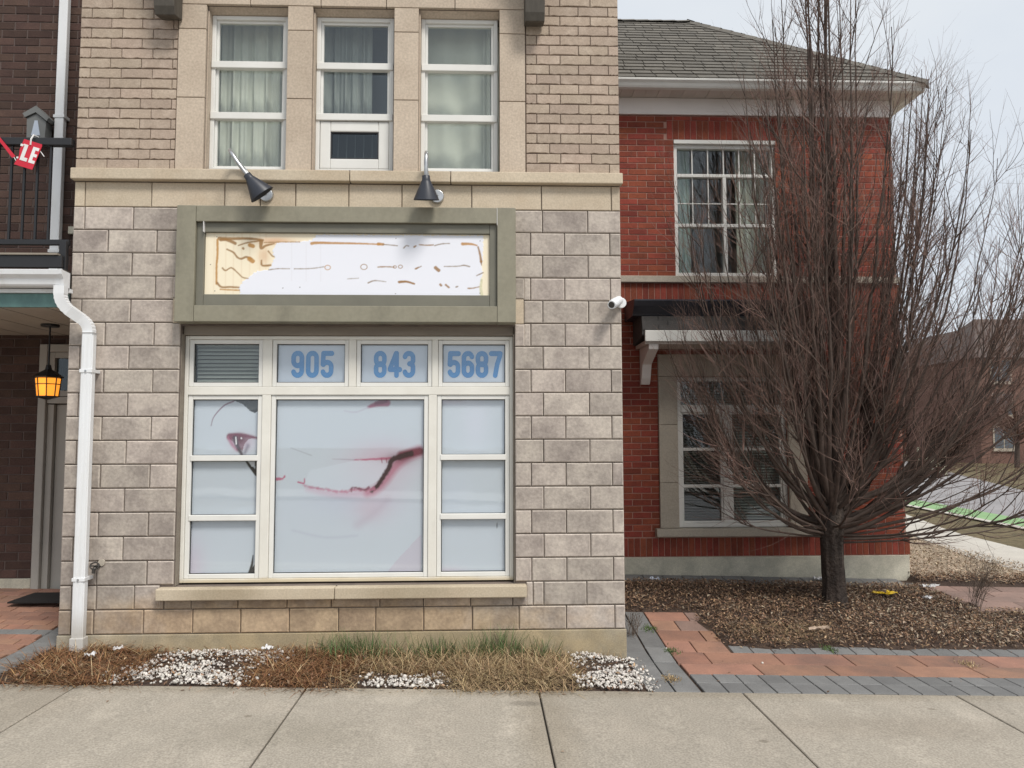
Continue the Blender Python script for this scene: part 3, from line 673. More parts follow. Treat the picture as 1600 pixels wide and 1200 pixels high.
for (za, zb, py0, py1, s_) in ((1.652, 2.134, 629, 714, stl), (1.152, 1.616, 718, 807, stm), (.664, 1.116, 812, 899, stb)):
    print_panel('printed_film', 'print_film', shop, lowL[0]+.034, lowL[1]-.034, za, zb, FY, 296, 403, py0, py1, 108, 86, s_, FB)
for (za, zb, py0, py1, s_) in ((1.652, 2.134, 627, 711, [blob(745, 660, 20, 40, (206, 208, 222), .5), blob(700, 630, 40, 6, (200, 184, 200), .5)]), (1.152, 1.616, 714, 802, [blob(710, 760, 25, 30, (192, 200, 214), .6)]), (.664, 1.116, 805, 893, [stroke([(778, 814), (779, 822)], .6, .5, (60, 60, 66), 1, 1), blob(700, 895, 30, 9, (200, 182, 198), .6)])):
    print_panel('printed_film', 'print_film', shop, lowR[0]+.034, lowR[1]-.034, za, zb, FY, 691, 792, py0, py1, 60, 50, s_, FB)
for a, b, s, t in [(*lowC, .664, 2.134)]+[(*q, s, t) for q in (lowL, lowR) for s, t in ((1.652, 2.134), (1.152, 1.616), (.664, 1.116))]:
    pane(shop, a+.034, b-.034, s, t, fy+.046, 'clear_glass')
    mb = MB(); frame(mb, a+.036, b-.036, s+.002, t-.002, .008, fy+.036, fy+.0455); mb.build('gasket', 'black_metal', shop)
# numerals: fat condensed figures cut from a distance field
def arc(cx, cy, rx, ry, a0, a1, n=14): return [(cx+rx*math.cos(R(a0+(a1-a0)*i/n)), cy+ry*math.sin(R(a0+(a1-a0)*i/n))) for i in range(n+1)]
XL, XR, XC, RX = .115, .445, .28, .165
def ring(y0, y1): return [[(XL, (y0+RX)), (XL, y1-RX)]+arc(XC, y1-RX, RX, RX, 180, 0)+[(XR, y0+RX)]+arc(XC, y0+RX, RX, RX, 0, -180)]
GL = {'0': ring(.10, .90), '8': ring(.10, .52)+ring(.49, .90),
      '9': ring(.45, .90)+[[(XR, .7), (XR, .27)]+arc(XC, .265, RX, .165, 0, -165)], '6': ring(.10, .55)+[[(XL, .3), (XL, .73)]+arc(XC, .735, RX, .165, 180, 15)],
      '5': [[(XR+.02, .895), (XL+.02, .895), (XL, .52)], [(XL, .50)]+arc(XC, .42, RX, .15, 150, 0)+[(XR, .27)]+arc(XC, .265, RX, .165, 0, -165)],
      '3': [arc(XC, .735, RX, .165, 165, 0)+[(XR, .66)]+arc(XC+.02, .64, RX-.02, .12, 0, -90), arc(XC+.02, .40, RX-.02, .12, 90, 0)+[(XR, .28)]+arc(XC, .265, RX, .165, 0, -165)],
      '4': [[(.36, .90), (.36, .10)], [(.34, .90), (.10, .34), (.10, .31), (.49, .31)]], '7': [[(.09, .895), (.46, .895), (.44, .80), (.33, .5), (.25, .10)]]}
HWID = .093
def numeral(ch, x, z, h, y):
    g = GL[ch]; nx, nz = 34, 60; us = np.linspace(-.02, .58, nx+1); vs = np.linspace(-.02, 1.02, nz+1); U, V = np.meshgrid(us, vs)
    d = np.full(U.shape, 9.)
    for p in g: d = np.minimum(d, seg_dist(U, V, p)[0])
    d = np.maximum(d-HWID, np.abs(V-.5)-.488)
    m = MB(); idx = {}
    def vert(k, p):
        if k not in idx: idx[k] = len(m.v); m.v.append((x+p[0]*h*.90, y, z+p[1]*h))
        return idx[k]
    for j in range(nz):
        for i in range(nx):
            cs = [(i, j), (i+1, j), (i+1, j+1), (i, j+1)]; dv = [d[q[1], q[0]] for q in cs]
            if min(dv) > 0: continue
            pl = []
            for k in range(4):
                (i0, j0), (i1, j1) = cs[k], cs[(k+1) % 4]; a, b = dv[k], dv[(k+1) % 4]
                if a <= 0: pl.append(vert((i0, j0), (us[i0], vs[j0])))
                if (a <= 0) != (b <= 0):
                    t = a/(a-b); key = tuple(sorted(((i0, j0), (i1, j1)))); pl.append(vert(key, (us[i0]+(us[i1]-us[i0])*t, vs[j0]+(vs[j1]-vs[j0])*t)))
            if len(pl) > 2: m.f.append(pl)
    return m.build('numeral', 'numeral_blue', shop)
for txt, xa, xb in (('905', -1.663, -1.287), ('843', -.956, -.586), ('5687', -.320, .165)):
    h = .238; pitch = (xb-xa)/len(txt); 
    for i, ch in enumerate(txt): numeral(ch, xa+i*pitch+(pitch-.56*.9*h)/2, 2.316, h, fy+.0535)
# sill and head of the shop window
for a, b in runs([-2.66, -1.22, .355]): box('window_sill', 'cream_stone', stone, a+.002, b-.002, -.085, .086, .488, .583, bevel=.008)
box('window_lintel', 'lintel_paint', stone, -2.54, .258, .055, .2, 2.675, 2.80, bevel=.006)
box('reveal_strip', 'lintel_paint', shop, -2.544, -2.537, .02, .12, .59, 2.68); box('reveal_strip', 'lintel_paint', shop, .252, .259, .02, .12, .59, 2.68)

# sign fascia
sign = thing('fascia_sign', 'weathered olive sign frame with torn white panel above the shop window', 'sign', (-1.14, -.02, 2.76))
SX0, SX1, SZ0, SZ1 = -2.545, .267, 2.76, 3.735
for nm, x0, x1, z0, z1, y0 in (('frame_board', SX0, SX0+.155, SZ0, SZ1, -.147), ('frame_board', SX1-.155, SX1, SZ0, SZ1, -.147), ('frame_board', SX0+.157, SX1-.157, SZ1-.135, SZ1-.001, -.145), ('frame_board', SX0+.157, SX1-.157, SZ0+.001, SZ0+.135, -.145)):
    box(nm, 'olive_metal', sign, x0, x1, y0, -.004, z0, z1, bevel=.004)
ix0, ix1, iz0, iz1 = SX0+.157, SX1-.157, SZ0+.137, SZ1-.137
for x0, x1, z0, z1 in ((ix0, ix0+.061, iz0, iz1), (ix1-.061, ix1, iz0, iz1), (ix0+.063, ix1-.063, iz1-.079, iz1), (ix0+.063, ix1-.063, iz0, iz0+.097)):
    box('inner_board', 'olive_inner', sign, x0, x1, -.112, -.02, z0, z1, bevel=.003)
bx0, bx1, bz0, bz1 = ix0+.063, ix1-.063, iz0+.099, iz1-.081
def c7(p): return [(260+x/4, 300+y/4) for x, y in p]
def c8(p): return [(580+x/4, 300+y/4) for x, y in p]
FILM = c7([(940, 262), (905, 298), (840, 308), (690, 315), (660, 370), (676, 410), (655, 468), (640, 488), (565, 500), (500, 552), (480, 570), (458, 600), (470, 650)])+c8([(695, 660), (690, 640), (686, 560), (690, 545), (697, 500), (690, 455), (698, 430), (702, 262)])
jx = lambda PX, PY: (PX+1.2*vnoise(PX*.9, PY*.9, 21), PY+1.2*vnoise(PX*.8, PY*.9, 22))
def film(PX, PY, C):
    a, b = jx(PX, PY); m = inpoly(a, b, FILM)[..., None]; return np.where(m, np.array(s2l((228, 230, 238))), C)
GB, GO, GG = (150, 112, 66), (182, 132, 66), (136, 116, 92)
ss = [stroke(c7([(x, 262), (x+4, 640)]), .6, .6, (212, 186, 150), 2.5, .35) for x in (300, 372, 420, 470, 520, 582, 620)]+[blob(430, 376, 28, 6, (206, 160, 124), .75), blob(412, 400, 9, 14, (208, 168, 130), .6), film]
ss += [stroke(c7([(780+q*90, 320), (784+q*90, 560)]), .5, .5, (200, 196, 200), 2, .25) for q in range(3)]
for pts, w0, w1, cl in [([(330, 290), (400, 292), (470, 290), (540, 292), (600, 300)], 2.6, 1.6, GB), ([(320, 300), (322, 400), (318, 460), (320, 580)], 1.7, 1.4, GO), ([(325, 575), (350, 600), (400, 600), (460, 602)], 1.6, 1.2, GB), ([(345, 615), (400, 618), (462, 620)], 1, 1, GO), ([(380, 360), (420, 380), (445, 410), (470, 420), (500, 408), (530, 420)], 1.2, 1.6, GB), ([(520, 420), (540, 435)], 3.6, 3.4, GO), ([(355, 480), (375, 495), (410, 478), (450, 510), (480, 538), (515, 545)], 1.1, .8, GB),
                        ([(450, 335), (510, 315), (580, 305)], .9, 1.2, GB), ([(520, 332), (540, 338)], 3, 3, GO), ([(590, 310), (592, 350), (620, 335), (670, 322)], 3, 1, GB), ([(635, 370), (660, 400), (672, 405)], 1, .8, GB), ([(595, 430), (600, 462), (650, 460)], 1.2, 1.6, GB), ([(340, 300), (380, 300), (430, 322)], 2.2, 2.4, GB), ([(478, 352), (481, 355)], 1.6, 1.6, GB),
                        ([(610, 315), (700, 312), (830, 310)], .7, .7, GB), ([(905, 320), (940, 315), (1040, 316), (1200, 318), (1330, 322)], 2.4, .9, GO), ([(1320, 320), (1350, 322)], 2.4, 2, GO), ([(1350, 322), (1440, 330)], .8, .6, GG), ([(1480, 345), (1495, 330), (1510, 332)], .8, .8, GG), ([(1545, 338), (1556, 330)], 1.4, 1, GB),
                        ([(640, 490), (700, 482), (770, 482)], .7, .5, GG), ([(800, 482), (900, 480), (985, 468)], .6, .5, GG), ([(1130, 545), (1200, 540)], .4, .4, GG), ([(1260, 570), (1300, 555), (1370, 562)], 1, .5, GG), ([(1455, 565), (1500, 562), (1548, 575)], 1.6, 1, GB), ([(1320, 468), (1370, 466), (1420, 468)], .9, .8, GB), ([(1560, 478), (1590, 462)], .9, .5, GG)]:
    ss.append(stroke(c7(pts), w0*1.0+.1, w1*1.0+.1, cl, 1.5, .9, .22, len(ss)))
def oring(cx, cy, r, cl):
    return stroke([(cx+r*1.2*math.cos(i*.5), cy+r*math.sin(i*.5)) for i in range(14)], .6, .6, cl, 1, .9)
ss += [oring(*c7([(1006, 473)])[0], 3.6, GO), oring(*c7([(1232, 468)])[0], 4.2, GB), oring(*c7([(1425, 467)])[0], 2, GB), oring(*c7([(1460, 465)])[0], 2.6, GB)]
for pts, w0, w1, cl in [([(298, 322), (340, 326), (385, 324)], .8, .9, GB), ([(395, 328), (440, 316), (488, 314)], .9, .6, GG), ([(570, 316), (620, 316), (660, 325)], 2.4, 1, GO), ([(668, 335), (680, 380), (688, 430)], 1.1, 1.9, GB), ([(686, 430), (690, 452)], 1.6, .5, GB), ([(275, 478), (295, 466)], 1.2, .6, GB), ([(400, 470), (420, 488)], 2.6, 2.6, GB), ([(455, 462), (540, 460), (580, 454), (615, 462)], .6, 1, GG), ([(170, 562), (220, 560), (268, 575)], 1.5, 1, GB), ([(430, 578), (436, 584)], 1.6, 1.6, GB), ([(465, 580), (485, 597)], 1.4, 1.2, GB), ([(530, 594), (540, 590)], 1, .8, GG), ([(605, 602), (640, 600), (688, 588)], 1.1, .6, GB), ([(660, 520), (690, 505), (700, 500)], .7, .8, GG), ([(690, 545), (685, 600), (690, 640)], 1.6, 2.5, (206, 202, 168))]:
    ss.append(stroke(c8(pts), w0*1.0+.1, w1*1.0+.1, cl, 1.5, .9, .22, len(ss)))
for q in c7([(315, 280), (310, 625), (280, 458), (730, 605), (835, 600), (1430, 283), (1430, 638)])+c8([(680, 296), (680, 632)]): ss.append(stroke([q, (q[0]+.3, q[1])], .7, .7, (70, 60, 50), .8, .9))
print_panel('sign_panel', 'print_board', sign, bx0, bx1, bz0, bz1, -.085, 322, 765, 364, 462, 520, 116, ss, (238, 227, 202),
            relief=lambda PX, PY: np.where(inpoly(*jx(PX, PY), FILM), .0022, 0.))
box('back_board', 'olive_inner', sign, ix0, ix1, -.083, -.018, iz0, iz1)
for x, z0, z1 in ((ix0+.062, iz1-.085, iz1+.002), (SX1-.156, SZ1-.15, SZ1-.004)): box('caulk_bead', 'white_print', sign, x-.0012, x+.0022, -.1485, -.11, z0, z1)

# gooseneck lamps
def gooseneck(label, px, pz, tip, apex_dx):
    t = thing('gooseneck_lamp', label, 'lamp', (px, 0, pz), group='gooseneck lamps over the sign')
    MB().tube([(px, -.005, pz), (px, -.03, pz)], [.062, .056], 20).build('wall_plate', 'galvanised', t, bevel=.003)
    sx, sy, sz = tip                                                   # neck of the shade
    ax, ay, az = sx+apex_dx, sy-.02, sz+.20
    K = [Vector(q) for q in ((px, -.02, pz), (px+(sx*1.035-px)*.7, -.075, pz+(1.8+(sz-1.8)*1.035-pz)*.8), ((sx*.6+ax*.4)*1.035, -.10, 1.8+(sz*.55+az*.45-1.8)*1.035), (ax*1.02, -.17, 1.8+(az+.012-1.8)*1.02), (ax, ay+.03, az+.01), (sx*.45+ax*.55, ay+.005, sz*.45+az*.55), (sx, sy, sz))]
    pts = []                                                            # smooth rod through the knots: plate, behind the shade, over the top, down to the neck
    for i in range(len(K)-1):
        a0, a1, a2, a3 = K[max(i-1, 0)], K[i], K[i+1], K[min(i+2, len(K)-1)]
        for j in range(6):
            u = j/6; pts.append(tuple(.5*((2*a1)+(a2-a0)*u+(2*a0-5*a1+4*a2-a3)*u*u+(3*a1-a0-3*a2+a3)*u**3)))
    pts.append(tuple(K[-1]))
    MB().tube(pts, .0165, 10).build('arm', 'galvanised', t, smooth=True)
    d = Vector((sx-ax, .0, sz-az)).normalized(); d.y = .28; d.normalize()   # axis of the shade, pointing down and back to the sign
    q = (-d).to_track_quat('Z', 'Y').to_matrix().to_4x4(); q.translation = Vector((sx, sy, sz))
    m = MB(); k = 28; pr = [(.018, .03), (.032, .025), (.034, -.01), (.04, -.02), (.105, -.165), (.107, -.172), (.101, -.170), (.036, -.022)]
    for r_, z_ in pr:
        for j in range(k): a = 2*math.pi*j/k; m.v.append((r_*math.cos(a), r_*math.sin(a), z_))
    for i in range(len(pr)-1):
        for j in range(k): m.f.append([i*k+j, (i+1)*k+j, (i+1)*k+(j+1) % k, i*k+(j+1) % k])
    m.f.append(list(range(k))); m.f.append([(len(pr)-1)*k+j for j in range(k)][::-1])
    m.build('shade', 'navy_metal', t, smooth=True, xf=q)
    MB().lathe(0, 0, [(.012, -.125), (.03, -.11), (.034, -.09), (.02, -.05), (.014, -.02)], 12).build('bulb', 'paper', t, smooth=True, xf=q)
gooseneck('dark gooseneck lamp with silver arm leaning left, over left half of sign', -1.852, 3.868, (-1.915, -.30, 3.925), -.15)
gooseneck('dark gooseneck lamp with upright silver arm, over middle of sign', -.402, 3.868, (-.475, -.30, 3.925), 0.0)

# security camera on the right corner
cc = thing('security_camera', 'white bullet security camera on right corner of stone wall', 'camera', (1.16, -.03, 2.92))
MB().tube([(1.175, .0, 2.95), (1.175, -.03, 2.95)], .045, 16).build('mount', 'white_metal', cc, bevel=.003)
d0, d1 = Vector((1.150, -.06, 2.965)), Vector((1.068, -.20, 2.905)); dr = (d1-d0).normalized()
MB().tube([d0-dr*.02, d0, d0+(d1-d0)*.7, d1], [.028, .038, .041, .038], 18).build('housing', 'white_metal', cc, smooth=False, bevel=.004)
MB().tube([d1-dr*.004, d1+dr*.018], [.035, .035], 18).build('hood_ring', 'white_metal', cc); MB().tube([d1+dr*.012, d1+dr*.0195], [.030, .026], 18).build('lens', 'lens', cc)
# outside tap
tp = thing('outdoor_tap', 'dark metal garden tap low on left end of stone wall', 'tap', (-3.145, -.01, .757))
MB().tube([(-3.145, -.003, .765), (-3.145, -.07, .765), (-3.150, -.085, .745), (-3.152, -.088, .715)], [.014, .014, .015, .013], 10).build('spout', 'plug', tp)
m = MB(); m.tube([(-3.145+.036*math.cos(i*.524), -.085+.01*math.sin(i*.524), .775+.026*math.sin(i*.524)) for i in range(13)], .006, 6); m.tube([(-3.18, -.085, .775), (-3.11, -.085, .775)], .006, 6); m.build('handle', 'plug', tp)
MB().tube([(-3.125, -.004, .79), (-3.125, -.018, .79)], .028, 12).build('flange', 'limestone', tp)

# ================================================================== LEFT: porch, balcony, dark brick wall
dark = thing('dark_brick_house', 'dark brown brick house wall recessed behind porch and balcony at left edge', 'building', (-5, 1.7, .1))
DY = 1.7; DOOR = (-4.56, -3.62, .12, 2.72)
core = holes_wall(MB(), -8, WX0-.01, -.2, 7, [DOOR], DY+.006, DY+.25); core.build('wall_core', 'dark_mortar', dark)
box('foundation', 'grey_concrete', dark, -8, DOOR[0]-.09, DY-.03, DY+.004, -.2, .37, bevel=.006)
rects = []
for r in range(74):
    z0 = .37+r*.0885; off = (0, -.1335)[r % 2]
    for i in range(18):
        a = -8.0+off+i*.267; rects += cut([(max(a, -8)+.005, min(a+.257, WX0-.02), z0+.005, z0+.0835)], [(DOOR[0]-.09, DOOR[1]+.09, 0, DOOR[3]+.08)], .03)
rects = [q for q in rects if q[1] > q[0]+.03]
vis = [q for q in rects if -5.25 < (q[0]+q[1])/2 < -4.3 and q[2] < 6.2]; vis = sorted(vis, key=lambda q: abs(q[0]+4.7))[:298]; vs_ = set(vis)
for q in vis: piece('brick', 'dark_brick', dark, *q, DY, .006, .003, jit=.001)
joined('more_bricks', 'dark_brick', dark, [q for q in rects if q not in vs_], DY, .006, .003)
# front door with transom
mb = MB(); x0, x1 = DOOR[0]-.08, DOOR[1]+.08
mb.box(x0, x0+.08, DY-.045, DY+.06, .14, 2.79).box(x1-.08, x1, DY-.045, DY+.06, .14, 2.79).box(x0+.08, x1-.08, DY-.043, DY+.06, 2.71, 2.79)
dr_ = mb.build('front_door', 'door_paint', dark, bevel=.008)
box('door_leaf', 'door_paint', dr_, DOOR[0]+.07, DOOR[1]-.03, DY+.05, DY+.10, .2, 2.16, bevel=.004)
box('jamb', 'door_paint', dr_, DOOR[0]+.002, DOOR[0]+.065, DY+.0, DY+.12, .14, 2.16, bevel=.004); box('transom_bar', 'door_paint', dr_, DOOR[0]+.002, DOOR[1]-.002, DY-.02, DY+.10, 2.17, 2.24, bevel=.006)
for s, t in ((.35, 1.0), (1.15, 2.0)): box('panel', 'door_paint', dr_, DOOR[0]+.2, DOOR[1]-.2, DY+.042, DY+.06, s, t, bevel=.008)
mb = MB(); frame(mb, DOOR[0]+.002, DOOR[1]-.002, 2.245, 2.708, .06, DY-.01, DY+.08); mb.build('transom_frame', 'door_paint', dr_, bevel=.004)
box('pane', 'dark_glass', dr_, DOOR[0]+.06, DOOR[1]-.06, DY+.03, DY+.034, 2.305, 2.65); box('threshold', 'grey_concrete', dr_, DOOR[0], DOOR[1], DY-.08, DY+.2, .06, .19, bevel=.006)
box('hall', 'dark_room', dark, DOOR[0]-.05, DOOR[1]+.05, DY+.26, DY+.3, 0, 2.9)
MB().box(-4.55, -4.455, 1.595, 1.66, 3.36, 7.0).build('downspout', 'white_metal', dark, bevel=.008)
for z in (3.75, 5.2): box('downspout_strap', 'white_metal', dark, -4.56, -4.445, 1.588, 1.695, z, z+.03)
box('wall_vent', 'grey_concrete', dark, -4.40, -4.335, 1.66, 1.698, 3.965, 4.045, bevel=.004)
# wall lantern seen above the rail
wl = thing('wall_lantern', 'grey lantern with pitched cap on dark brick wall above balcony rail', 'lantern', (-4.69, 1.6, 4.98))
MB().prism([(-4.825, 5.20), (-4.69, 5.285), (-4.555, 5.155), (-4.575, 5.12), (-4.69, 5.215), (-4.80, 5.16)], 1.50, 1.66, 'y').build('cap', 'grey_lantern', wl)
MB().prism([(-4.785, 4.93), (-4.60, 4.93), (-4.59, 5.12), (-4.69, 5.21), (-4.79, 5.155)], 1.52, 1.64, 'y').build('body', 'grey_lantern', wl)
MB().prism([(-4.735, 4.97), (-4.645, 4.97), (-4.675, 5.13), (-4.705, 5.13)], 1.512, 1.53, 'y').build('pane', 'film_pale', wl)
box('wall_plate', 'grey_lantern', wl, -4.73, -4.65, 1.63, 1.697, 4.95, 5.15)
# porch roof / balcony
bal = thing('balcony', 'black railed balcony over porch with white gutter and teal fascia at left edge', 'balcony', (-5, .8, 2.88))
MB().box(-8, WX0-.015, -.08, DY-.01, 3.02, 3.20).build('deck', 'bracket_wood', bal)
box('edge_beam', 'black_metal', bal, -8, WX0-.03, -.10, -.06, 3.215, 3.315, bevel=.004)
box('deck_nosing', 'lintel_paint', bal, -8, WX0-.06, -.115, -.055, 3.318, 3.333)
box('gutter_board', 'white_metal', bal, -8, -3.40, -.125, -.085, 2.998, 3.03)
gp = [(-.13, 3.035), (-.20, 3.035), (-.215, 3.05), (-.225, 3.095), (-.255, 3.125), (-.262, 3.163), (-.25, 3.167), (-.24, 3.16), (-.13, 3.155)]
gut = MB().prism(gp, -8, -3.405).build('gutter', 'white_metal', bal, bevel=.003)
MB().prism([(y-.003*(y < -.2), z+(.003 if z > 3.1 else -.003)) for y, z in gp], -3.428, -3.402).build('end_cap', 'white_metal', gut)
box('teal_fascia', 'teal_metal', bal, -8, -3.43, -.10, -.075, 2.882, 2.996, bevel=.003)
for i in range(24):
    a = -8+i*.19; MB().box(a+.004, min(a+.186, WX0-.01), -.074, DY-.01, 2.886+.002*(i % 2), 2.90).build('soffit_board', 'porch_soffit', bal)
box('soffit_backing', 'dark_room', bal, -8, WX0-.01, -.07, DY-.01, 2.903, 3.015)
RY = -.02
rail = thing('balcony_railing', 'black metal balcony railing with square balusters above porch gutter', 'railing', (-5, RY, 3.33))
box('top_rail', 'black_metal', rail, -8, WX0-.015, RY-.03, RY+.03, 4.27, 4.335, bevel=.006); box('bottom_rail', 'black_metal', rail, -8, WX0-.015, RY-.02, RY+.02, 3.42, 3.465, bevel=.004)
for i in range(42):
    x = -3.655-i*.1075
    if x > -8: box('baluster', 'black_metal', rail, x-.0085, x+.0085, RY-.0085, RY+.0085, 3.466, 4.269)
box('rail_post', 'black_metal', rail, -3.535, -3.48, RY-.045, RY-.0, 3.0, 3.45, bevel=.004)
# red tag and strap on the rail
tg = thing('red_sign', 'torn red sign with white letters LE hanging from balcony rail', 'sign', (-3.82, -.075, 4.05))
q = Matrix.Translation((-3.817, -.066, 4.18)) @ Matrix.Rotation(R(17), 4, 'Y')
MB().prism([(-.082, -.115), (.075, -.115), (.085, .10), (.08, .115), (-.075, .115), (-.08, .02), (-.068, -.03)], -.004, .0, 'y').build('board', 'red_plastic', tg, xf=q)
mb = MB(); Lx, Ly = -.045, -.004
mb.box(-.052, -.022, -.0065, -.0045, -.065, .075).box(-.022, .008, -.0065, -.0045, -.065, -.035); mb.box(-.06, -.052, -.0065, -.0045, .062, .075).build('letter', 'white_print', tg, xf=q)
mb = MB(); mb.box(.022, .048, -.0065, -.0045, -.065, .075)
for z in (-.065, -.008, .049): mb.box(.048, .074, -.0065, -.0045, z, z+.026)
mb.build('letter', 'white_print', tg, xf=q)
MB().box(-.085, -.062, -.0065, -.0045, .05, .07).box(-.082, -.066, -.0065, -.0045, -.06, -.045).build('letter', 'white_print', tg, xf=q)
MB().tube([(-3.80, -.072, 4.26), (-3.795, -.075, 4.31), (-3.785, -.06, 4.35), (-3.775, -.01, 4.352)], .007, 6).build('tie', 'white_print', tg)
MB().tube([(-3.73, -.06, 4.22), (-3.69, -.06, 4.165)], .004, 5).build('loose_tie', 'white_print', tg)
sp = thing('red_strap', 'thin red strap dangling by balcony rail at left edge', 'strap', (-4.02, -.06, 4.2))
MB().prism([(-4.10, 4.34), (-4.07, 4.34), (-3.925, 4.165), (-3.95, 4.15)], -.064, -.058, 'y').build('ribbon', 'red_plastic', sp); MB().tube([(-3.938, -.061, 4.158), (-3.915, -.061, 4.12)], .003, 5).build('cord', 'white_print', sp)
# downspout on the stone building
dsp = thing('white_downspout', 'white rectangular downspout with elbow down left edge of stone wall', 'downspout', (-3.25, -.1, .15))
def rect_sweep(pts, w, d):
    m = MB(); n = len(pts); P = [Vector(p) for p in pts]
    for i, p in enumerate(P):
        t = (P[min(i+1, n-1)]-P[max(i-1, 0)]).normalized(); u = Vector((0, -1, 0)); u = (u-t*u.dot(t)).normalized(); s = t.cross(u).normalized()
        w_, d_ = (w, d) if not isinstance(w, list) else (w[i], d)
        for a, b in ((-1, -1), (1, -1), (1, 1), (-1, 1)): m.v.append(tuple(p+s*(a*w_/2)+u*(b*d_/2)))
    for i in range(n-1):
        for j in range(4): m.f.append([i*4+j, i*4+(j+1) % 4, (i+1)*4+(j+1) % 4, (i+1)*4+j])
    m.f.append([0, 1, 2, 3]); m.f.append([4*n-4+j for j in (3, 2, 1, 0)]); return m
pth = [(-3.435, -.20, 3.04), (-3.435, -.20, 2.985)]; wid = [.085, .085]
def crimp(a, b, c_, n):
    for i in range(n+1):
        u = i/n; p = Vector(a)*(1-u)**2+Vector(b)*2*u*(1-u)+Vector(c_)*u*u; pth.append(tuple(p)); wid.append(.085-(.007 if i % 2 else 0))
crimp((-3.435, -.20, 2.975), (-3.435, -.195, 2.90), (-3.375, -.175, 2.845), 10); pth.append((-3.31, -.13, 2.79)); wid.append(.083); crimp((-3.30, -.125, 2.782), (-3.245, -.10, 2.74), (-3.245, -.10, 2.66), 12)
rect_sweep(pth, wid, .062).build('elbow', 'white_metal', dsp)
rect_sweep([(-3.245, -.10, 2.67), (-3.245, -.10, .17)], .092, .066).build('pipe', 'white_metal', dsp, bevel=.008)
for dx in (-.016, .016): box('flute', 'white_metal', dsp, -3.245+dx-.006, -3.245+dx+.006, -.136, -.131, .2, 2.64)
for z in (2.34, .66): box('strap', 'white_metal', dsp, -3.296, -3.194, -.140, -.004, z, z+.028, bevel=.002); MB().tube([(-3.245, -.138, z+.014), (-3.245, -.147, z+.014)], .008, 8).build('screw', 'galvanised', dsp)
box('base_boot', 'white_metal', dsp, -3.298, -3.19, -.142, -.055, .06, .215, bevel=.006)
# porch lantern
pl = thing('porch_lantern', 'glowing amber lantern hanging under dark porch ceiling', 'lantern', (-4.12, .9, 2.2))
LX, LY = -4.12, .9
MB().lathe(LX, LY, [(.075, 2.862), (.08, 2.87), (.08, 2.885)], 16).build('canopy', 'black_metal', pl); MB().tube([(LX, LY, 2.86), (LX, LY, 2.50)], .008, 8).build('stem', 'black_metal', pl)
MB().lathe(LX, LY, [(.125, 2.375), (.13, 2.385), (.07, 2.43), (.03, 2.455), (.02, 2.50)], 8).build('cap', 'black_metal', pl)
MB().lathe(LX, LY, [(.088, 2.205), (.106, 2.37)], 8).build('glass_shade', 'lamp_glow', pl)
mb = MB()
for j in range(8):
    a = 2*math.pi*(j+.5)/8; mb.tube([(LX+.092*math.cos(a), LY+.092*math.sin(a), 2.20), (LX+.110*math.cos(a), LY+.110*math.sin(a), 2.38)], .0055, 4)
for z, r_ in ((2.2, .094), (2.315, .1045)):
    mb.tube([(LX+r_*math.cos(2*math.pi*(j+.5)/8), LY+r_*math.sin(2*math.pi*(j+.5)/8), z) for j in range(9)], .0055, 4)
mb.build('cage', 'black_metal', pl); MB().lathe(LX, LY, [(.02, 2.17), (.095, 2.195), (.095, 2.203)], 8).build('base', 'black_metal', pl)
ld = bpy.data.lights.new('lantern_bulb', 'POINT'); ld.energy = .35; ld.color = (1, .55, .2); ld.shadow_soft_size = .12; lo = bpy.data.objects.new('lantern_bulb', ld); COL.objects.link(lo); lo.location = (LX, LY-.16, 2.28)
mt = tag(box('door_mat', 'door_mat', None, -4.5, -3.9, 1.05, 1.5, gz(-4.2, 1.05)+.045, gz(-4.2, 1.5)+.02), 'dark mat on porch paving before the door', 'mat')

# ================================================================== RED BRICK BUILDING
red = thing('red_brick_building', 'two storey red brick building with hipped shingle roof behind bare tree', 'building', (3.1, 2.65, .1))
QY = 2.65; QX0, QX1 = 1.20, 5.07
W1 = (2.335, 3.60, 3.76, 5.455); W2 = (2.09, 3.88, .60, 2.80)
W2i = (2.32, 3.655, .715, 2.53)
core = holes_wall(MB(), QX0, QX1, -.2, 6.0, [W1, W2i], QY+.0065, QY+.25)
core.box(QX1-.25, QX1-.004, QY+.25, 6.4, -.2, 6.0).box(QX0, QX0+.2, QY+.25, 6.4, -.2, 6.0).box(QX0+.2, QX1-.25, 6.2, 6.4, -.2, 6).build('wall_core', 'red_mortar', red)
MB().box(QX0+.2, QX1-.25, QY+.25, 6.2, 3.0, 3.3).box(QX0+.2, QX1-.25, 4.2, 4.3, .2, 3.0).box(QX0+.2, QX1-.25, 4.2, 4.3, 3.3, 6.0).build('interior', 'room_paint', red)
box('foundation', 'grey_concrete', red, QX0, QX1+.02, QY-.02, QY+.004, -.2, .385, bevel=.008)
rh = .0745; rects = []; sold = []
for i in range(54): a = QX0+i*.0725; sold.append((a+.004, a+.0685, .393, .605))
for i in range(54): a = QX0+i*.0725; sold.append((a+.004, a+.0685, 3.435, 3.665))
for i in range(19): a = 2.25+i*.0745; sold.append((a+.004, a+.0705, 5.465, 5.70))
holes_r = [W1, (W2[0], W2[1], W2[2], W2[3]), (2.03, 3.95, .60, .725), (QX0-.1, QX1+.1, 3.43, 3.755), (2.25, 2.25+19*.0745, 5.46, 5.705)]
r = 0; z = .615
while z < 5.98:
    off = (0, -.1125)[r % 2]
    for i in range(19):
        a = QX0+off+i*.2265; rects += cut([(max(a, QX0)+.005, min(a+.2215, QX1), z+.005, z+rh-.005)], holes_r, .03)
    z += rh; r += 1
rects = [q for q in rects if q[1]-q[0] > .03]
key = lambda q: (q[0]+q[1])/2
